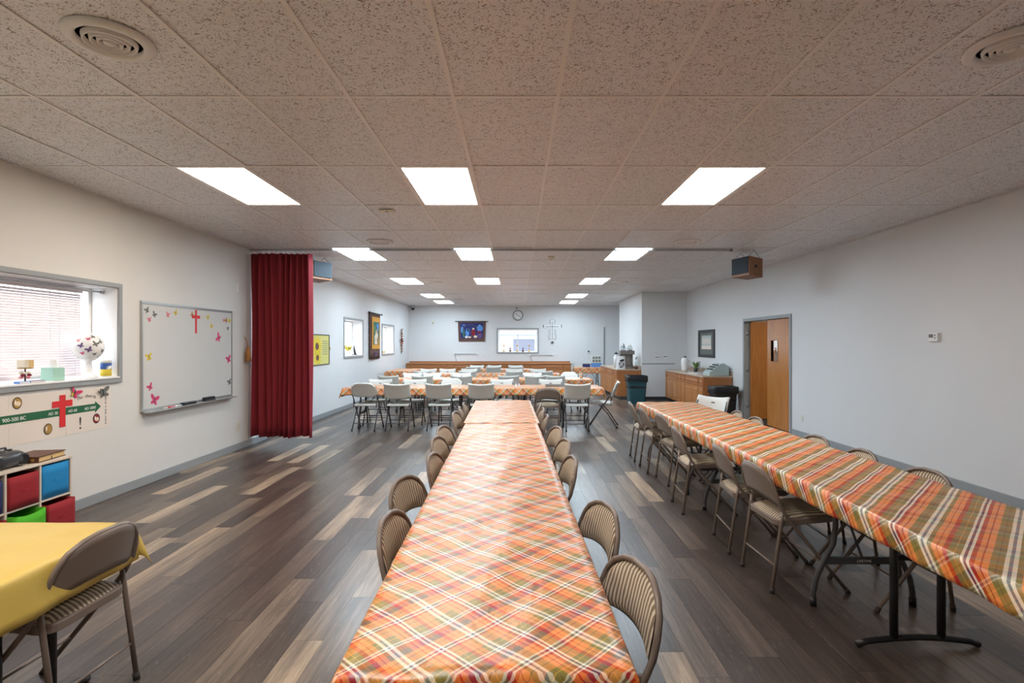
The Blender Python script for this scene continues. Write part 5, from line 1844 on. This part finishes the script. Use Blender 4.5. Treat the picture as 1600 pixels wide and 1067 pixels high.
t = thing('wall_banner', 'long brown and gold quilted banner between the left windows', 'banner')
fn = LW(15.12, 0)
MB().tube([fn(-0.62, 2.40, 0.05), fn(0.66, 2.40, 0.05)], 0.016, 8).build('rod', 'dark', t, True)
for s in (-0.64, 0.68):
    MB().lathe([(0.002, -0.03), (0.028, -0.01), (0.028, 0.012), (0.002, 0.03)], fn(s, 2.40, 0.05), 10, axis='Y').build('finial', 'black', t, True)
MB().grid(lambda u, v: fn(-0.56 + 1.12 * u, 1.12 + 1.27 * v, 0.035 + 0.012 * math.sin(u * 5) * (1 - v)), 16, 6).build('cloth', 'brown_fabric', t, True, solid=0.006)
b = MB()
P = lambda a, c, d, e, off, m: b.prism([(a, d), (c, d), (c, e), (a, e)], lambda u, v, w: fn(u, v, 0.058 + off + w), 0.002, m)
P(-0.40, 0.44, 1.40, 2.30, 0.0, 0)
P(-0.26, 0.36, 1.52, 2.16, 0.003, 1)
for (cx, cz_, rx, rz_, m) in ((0.06, 1.72, 0.15, 0.20, 2), (0.10, 1.92, 0.07, 0.09, 2), (0.20, 1.62, 0.10, 0.12, 3), (-0.10, 1.66, 0.08, 0.14, 2), (0.16, 2.02, 0.12, 0.10, 4), (-0.14, 1.95, 0.07, 0.12, 5)):
    b.prism(ellipse(cx, cz_, rx, rz_, 12), lambda u, v, w: fn(u, v, 0.064 + w), 0.002, m)
b.prism(ellipse(0.0, 1.25, 0.09, 0.07, 12), lambda u, v, w: fn(u, v, 0.058 + w), 0.002, 6)
b.build('applique', ['amber', 'teal', 'skin', 'gold', 'sky_blue', 'leaf', 'purple'], t)
t = thing('dried_flower_swag', 'narrow swag of dried flowers hanging by the far left corner', 'wreath', (XL + 0.04, 18.55, 1.62))
MB().tube([(0, 0, -0.42), (0.01, 0.02, 0.0), (0, -0.01, 0.44)], [0.008, 0.016, 0.007], 7).build('stem', 'twig', t, True)
for i in range(26):
    z = -0.38 + i * 0.031
    a = i * 2.3
    w = 0.17 * (1 - abs(z) / 0.5) + 0.03
    MB().tube([(0, 0, z), (0.02 + 0.02 * math.cos(a), w * math.sin(a), z + 0.05)], [0.008, 0.018], 6).build('sprig', ['twig', 'maroon', 'gold', 'brown_fabric'][i % 4], t, True)
for i, (z, yy) in enumerate(((0.02, 0.03), (-0.07, -0.03), (0.09, -0.02))):
    MB().lathe([(0.002, -0.02), (0.045, -0.01), (0.04, 0.015), (0.01, 0.03), (0.002, 0.032)], (0.03, yy, z), 12).build('flower', ['maroon', 'rose', 'leather'][i], t, True)
# things on the far left sills
t = thing('flower_pot', 'white pot of yellow flowers on the first far left sill', 'plant', (XL - 0.08, 13.02, W2[2] + 0.0185))
MB().lathe([(0.05, 0), (0.075, 0.10), (0.07, 0.10), (0.06, 0.08), (0.002, 0.08)], (0, 0, 0), 14).build('pot', 'white_gloss', t, True)
for i in range(14):
    a, rr = i * 2.4, 0.02 + 0.005 * i
    MB().lathe([(0.002, 0), (0.045, 0.015), (0.03, 0.045), (0.002, 0.05)], (rr * math.cos(a), rr * math.sin(a) * 1.5, 0.11 + 0.022 * (i % 5)), 8).build('flower', 'yellow' if i % 3 else 'leaf', t, True)
t = thing('dark_figurine', 'dark leaning figurine right of yellow flowers on the sill', 'figurine', (XL - 0.08, 13.60, W2[2] + 0.0185))
MB().box(-0.04, 0.04, -0.10, 0.10, 0, 0.02).build('base', 'dark', t, bevel=0.003)
MB().tube([(0, 0.05, 0.02), (0, -0.02, 0.12), (0, -0.06, 0.24)], [0.035, 0.028, 0.012], 8).build('body', 'dark', t, True)
t = thing('straw_basket', 'small round straw basket on the second far left sill', 'basket', (XL - 0.08, 16.45, W3[2] + 0.0185))
MB().lathe([(0.06, 0), (0.09, 0.07), (0.085, 0.07), (0.055, 0.01)], (0, 0, 0), 16).build('bowl', 'page', t, True)
MB().tube([(0, -0.085 * math.cos(R(a)), 0.07 + 0.09 * math.sin(R(a))) for a in range(0, 181, 20)], 0.006, 6).build('handle', 'page', t, True)

# ------------------------------------------------------------------ far wall decorations
t = thing('wall_tapestry', 'blue nativity tapestry with brown border on the far wall', 'tapestry')
fn = BW(-1.70, 2.03)
MB().tube([fn(-0.62, 0.36, 0.04), fn(0.62, 0.355, 0.04)], 0.014, 8).build('rod', 'dark', t, True)
MB().prism([(-0.52, 0.375), (0.53, 0.375), (0.49, -0.39), (-0.49, -0.39)], lambda u, v, w: fn(u, v, 0.02 + w), 0.01).build('cloth', 'brown_fabric', t)
b = MB()
b.prism([(-0.43, 0.30), (0.44, 0.30), (0.41, -0.28), (-0.41, -0.28)], lambda u, v, w: fn(u, v, 0.031 + w), 0.001, 0)
shapes = [(0.30, 0.10, 0.12, 0.12, 1), (0.30, 0.21, 0.028, 0.028, 2), (-0.36, 0.05, 0.05, 0.12, 1), (-0.30, -0.08, 0.045, 0.17, 3), (-0.16, -0.06, 0.07, 0.16, 1), (-0.13, 0.03, 0.04, 0.05, 2),
          (0.06, -0.06, 0.085, 0.13, 4), (0.06, 0.08, 0.04, 0.04, 5), (-0.20, -0.22, 0.05, 0.05, 2), (-0.08, -0.23, 0.07, 0.03, 5), (0.14, -0.21, 0.07, 0.05, 5), (0.28, -0.04, 0.07, 0.05, 4),
          (0.30, -0.17, 0.09, 0.10, 6), (0.0, -0.22, 0.03, 0.06, 7), (-0.30, 0.22, 0.06, 0.02, 1)]
for (cx, cz_, rx, rz_, m) in shapes:
    b.prism(ellipse(cx, cz_, rx, rz_, 12), lambda u, v, w: fn(u, v, 0.0325 + w), 0.001, m)
for i in range(9):
    a = PI * i / 8
    b.prism(ellipse(-0.06 + 0.26 * math.cos(a), 0.05 + 0.19 * math.sin(a), 0.055, 0.014, 8, a + PI / 2), lambda u, v, w: fn(u, v, 0.034 + w), 0.001, 7)
b.build('applique', ['navy', 'sky_blue', 'white_gloss', 'teal', 'maroon', 'skin', 'purple', 'brown_fabric'], t)

t = thing('wall_clock', 'round grey-rimmed wall clock above the far window', 'clock', (0.03, YB, 2.62))
MB().lathe([(0.16, -0.001), (0.19, -0.012), (0.195, -0.03), (0.175, -0.036), (0.165, -0.022)], (0, 0, 0), 32, axis='Y', cap=False).build('rim', 'grey', t, True)
MB().lathe([(0.166, -0.004), (0.166, -0.018), (0.002, -0.018)], (0, 0, 0), 28, axis='Y').build('face', 'white_paint', t)
for i in range(12):
    a = 2 * PI * i / 12
    MB().box(-0.006, 0.006, -0.0205, -0.0185, 0.125, 0.152).build('hour_mark', 'ink', t, rot=(0, a, 0))
for (a, l, w) in ((R(-50), 0.10, 0.008), (R(125), 0.135, 0.006)):
    MB().box(-w, w, -0.023, -0.021, -0.02, l).build('hand', 'ink', t, rot=(0, a, 0))
t = thing('wall_camera', 'tiny dark bracket above the wall clock', 'bracket', (-0.03, YB, 2.88))
MB().box(-0.015, 0.015, -0.05, -0.001, -0.02, 0.02).build('base', 'grey', t)
MB().tube([(0, -0.05, 0), (0.05, -0.10, 0.01)], 0.018, 8).build('head', 'grey', t, True)
t = thing('wall_cross', 'large white cross with wire scrollwork on the far wall', 'cross')
fn = BW(1.32, 2.06)
for (a, c, d, e) in ((-0.045, 0.045, -0.42, 0.40), (-0.33, -0.046, 0.09, 0.18), (0.046, 0.33, 0.09, 0.18)):
    MB().prism([(a, d), (c, d), (c, e), (a, e)], fn, 0.03).build('beam', 'white_gloss', t, bevel=0.004)
for (a, c, d, e) in ((-0.008, 0.008, -0.36, 0.34), (-0.25, -0.012, 0.127, 0.143), (0.012, 0.25, 0.127, 0.143)):
    MB().prism([(a, d), (c, d), (c, e), (a, e)], lambda u, v, w: fn(u, v, 0.031 + w), 0.012).build('inlay', 'dark', t)
for s in (-1, 1):
    MB().prism([(s * 0.335 - 0.012, 0.10), (s * 0.335 + 0.012, 0.10), (s * 0.335 + 0.012, 0.20), (s * 0.335 - 0.012, 0.20)], fn, 0.035).build('end_cap', 'black', t)
    MB().tube([fn(s * 0.05, -0.33, 0.02), fn(s * 0.14, -0.34, 0.02), fn(s * 0.15, -0.22, 0.02), fn(s * 0.09, -0.12, 0.02), fn(s * 0.15, -0.03, 0.02), fn(s * 0.05, 0.02, 0.02)], 0.006, 6).build('scroll', 'grey', t, True)
    MB().tube([fn(s * 0.05, 0.24, 0.02), fn(s * 0.12, 0.28, 0.02), fn(s * 0.09, 0.37, 0.02), fn(0, 0.42, 0.02)], 0.006, 6).build('scroll', 'grey', t, True)
MB().lathe([(0.002, -0.03), (0.05, -0.015), (0.05, 0.01), (0.002, 0.03)], fn(0, -0.46, 0.03), 12).build('foot_knob', 'black', t, True)

for n, (x0, x1, z) in enumerate(((-2.40, -1.46, 1.175), (0.44, 1.40, 1.13))):
    t = thing('power_strip', '%s long power strip on the far wall with hanging cord' % ['left', 'right'][n], 'power strip', (0, 0, 0), 0, 'power strips on the far wall')
    MB().box(x0, x1, YB - 0.03, YB - 0.001, z - 0.022, z + 0.022).build('housing', 'white_paint', t, bevel=0.003)
    for i in range(12):
        xx_ = x0 + 0.10 + i * (x1 - x0 - 0.14) / 12
        MB().box(xx_ - 0.016, xx_ + 0.016, YB - 0.033, YB - 0.03, z - 0.016, z + 0.016).build('socket', 'dark', t)
    MB().tube([(x0 + 0.05, YB - 0.02, z - 0.02), (x0 + 0.09, YB - 0.03, z - 0.14), (x0 + 0.13, YB - 0.02, CZ + 0.07)], 0.007, 6).build('cord', 'dark', t, True)
for n, (x, kind) in enumerate(((-0.50, 'amber'), (-0.26, 'maroon'), (0.0, 'amber'), (0.22, 'purple'), (0.45, 'amber'))):
    t = thing('sill_ornament', '%s small flower ornament from the left on the far window sill' % ORD[n], 'ornament', (x, YB + 0.10, W4[2] + 0.0185), 0, 'ornaments on the far sill')
    h = 0.22 if kind == 'amber' else 0.12
    MB().lathe([(0.035, 0), (0.045, 0.05), (0.03, 0.08), (0.02, 0.085)], (0, 0, 0), 12).build('pot', 'leather' if n % 2 else 'page', t, True)
    MB().tube([(0, 0, 0.08), (0, 0, h)], 0.006, 6).build('stem', 'leaf', t, True)
    MB().lathe([(0.002, -0.02), (0.04, 0), (0.03, 0.03), (0.002, 0.04)], (0, 0, h), 12).build('bloom', kind, t, True)

# lettering becomes plain mesh
bpy.context.view_layer.update()
dg = bpy.context.evaluated_depsgraph_get()
for o in [o for o in bpy.data.objects if o.type == 'FONT']:
    me = bpy.data.meshes.new_from_object(o.evaluated_get(dg))
    n = bpy.data.objects.new('lettering', me)
    COL.objects.link(n)
    n.parent = o.parent
    n.location = o.location
    n.rotation_euler = o.rotation_euler
    nm = o.name
    bpy.data.objects.remove(o)
    n.name = nm
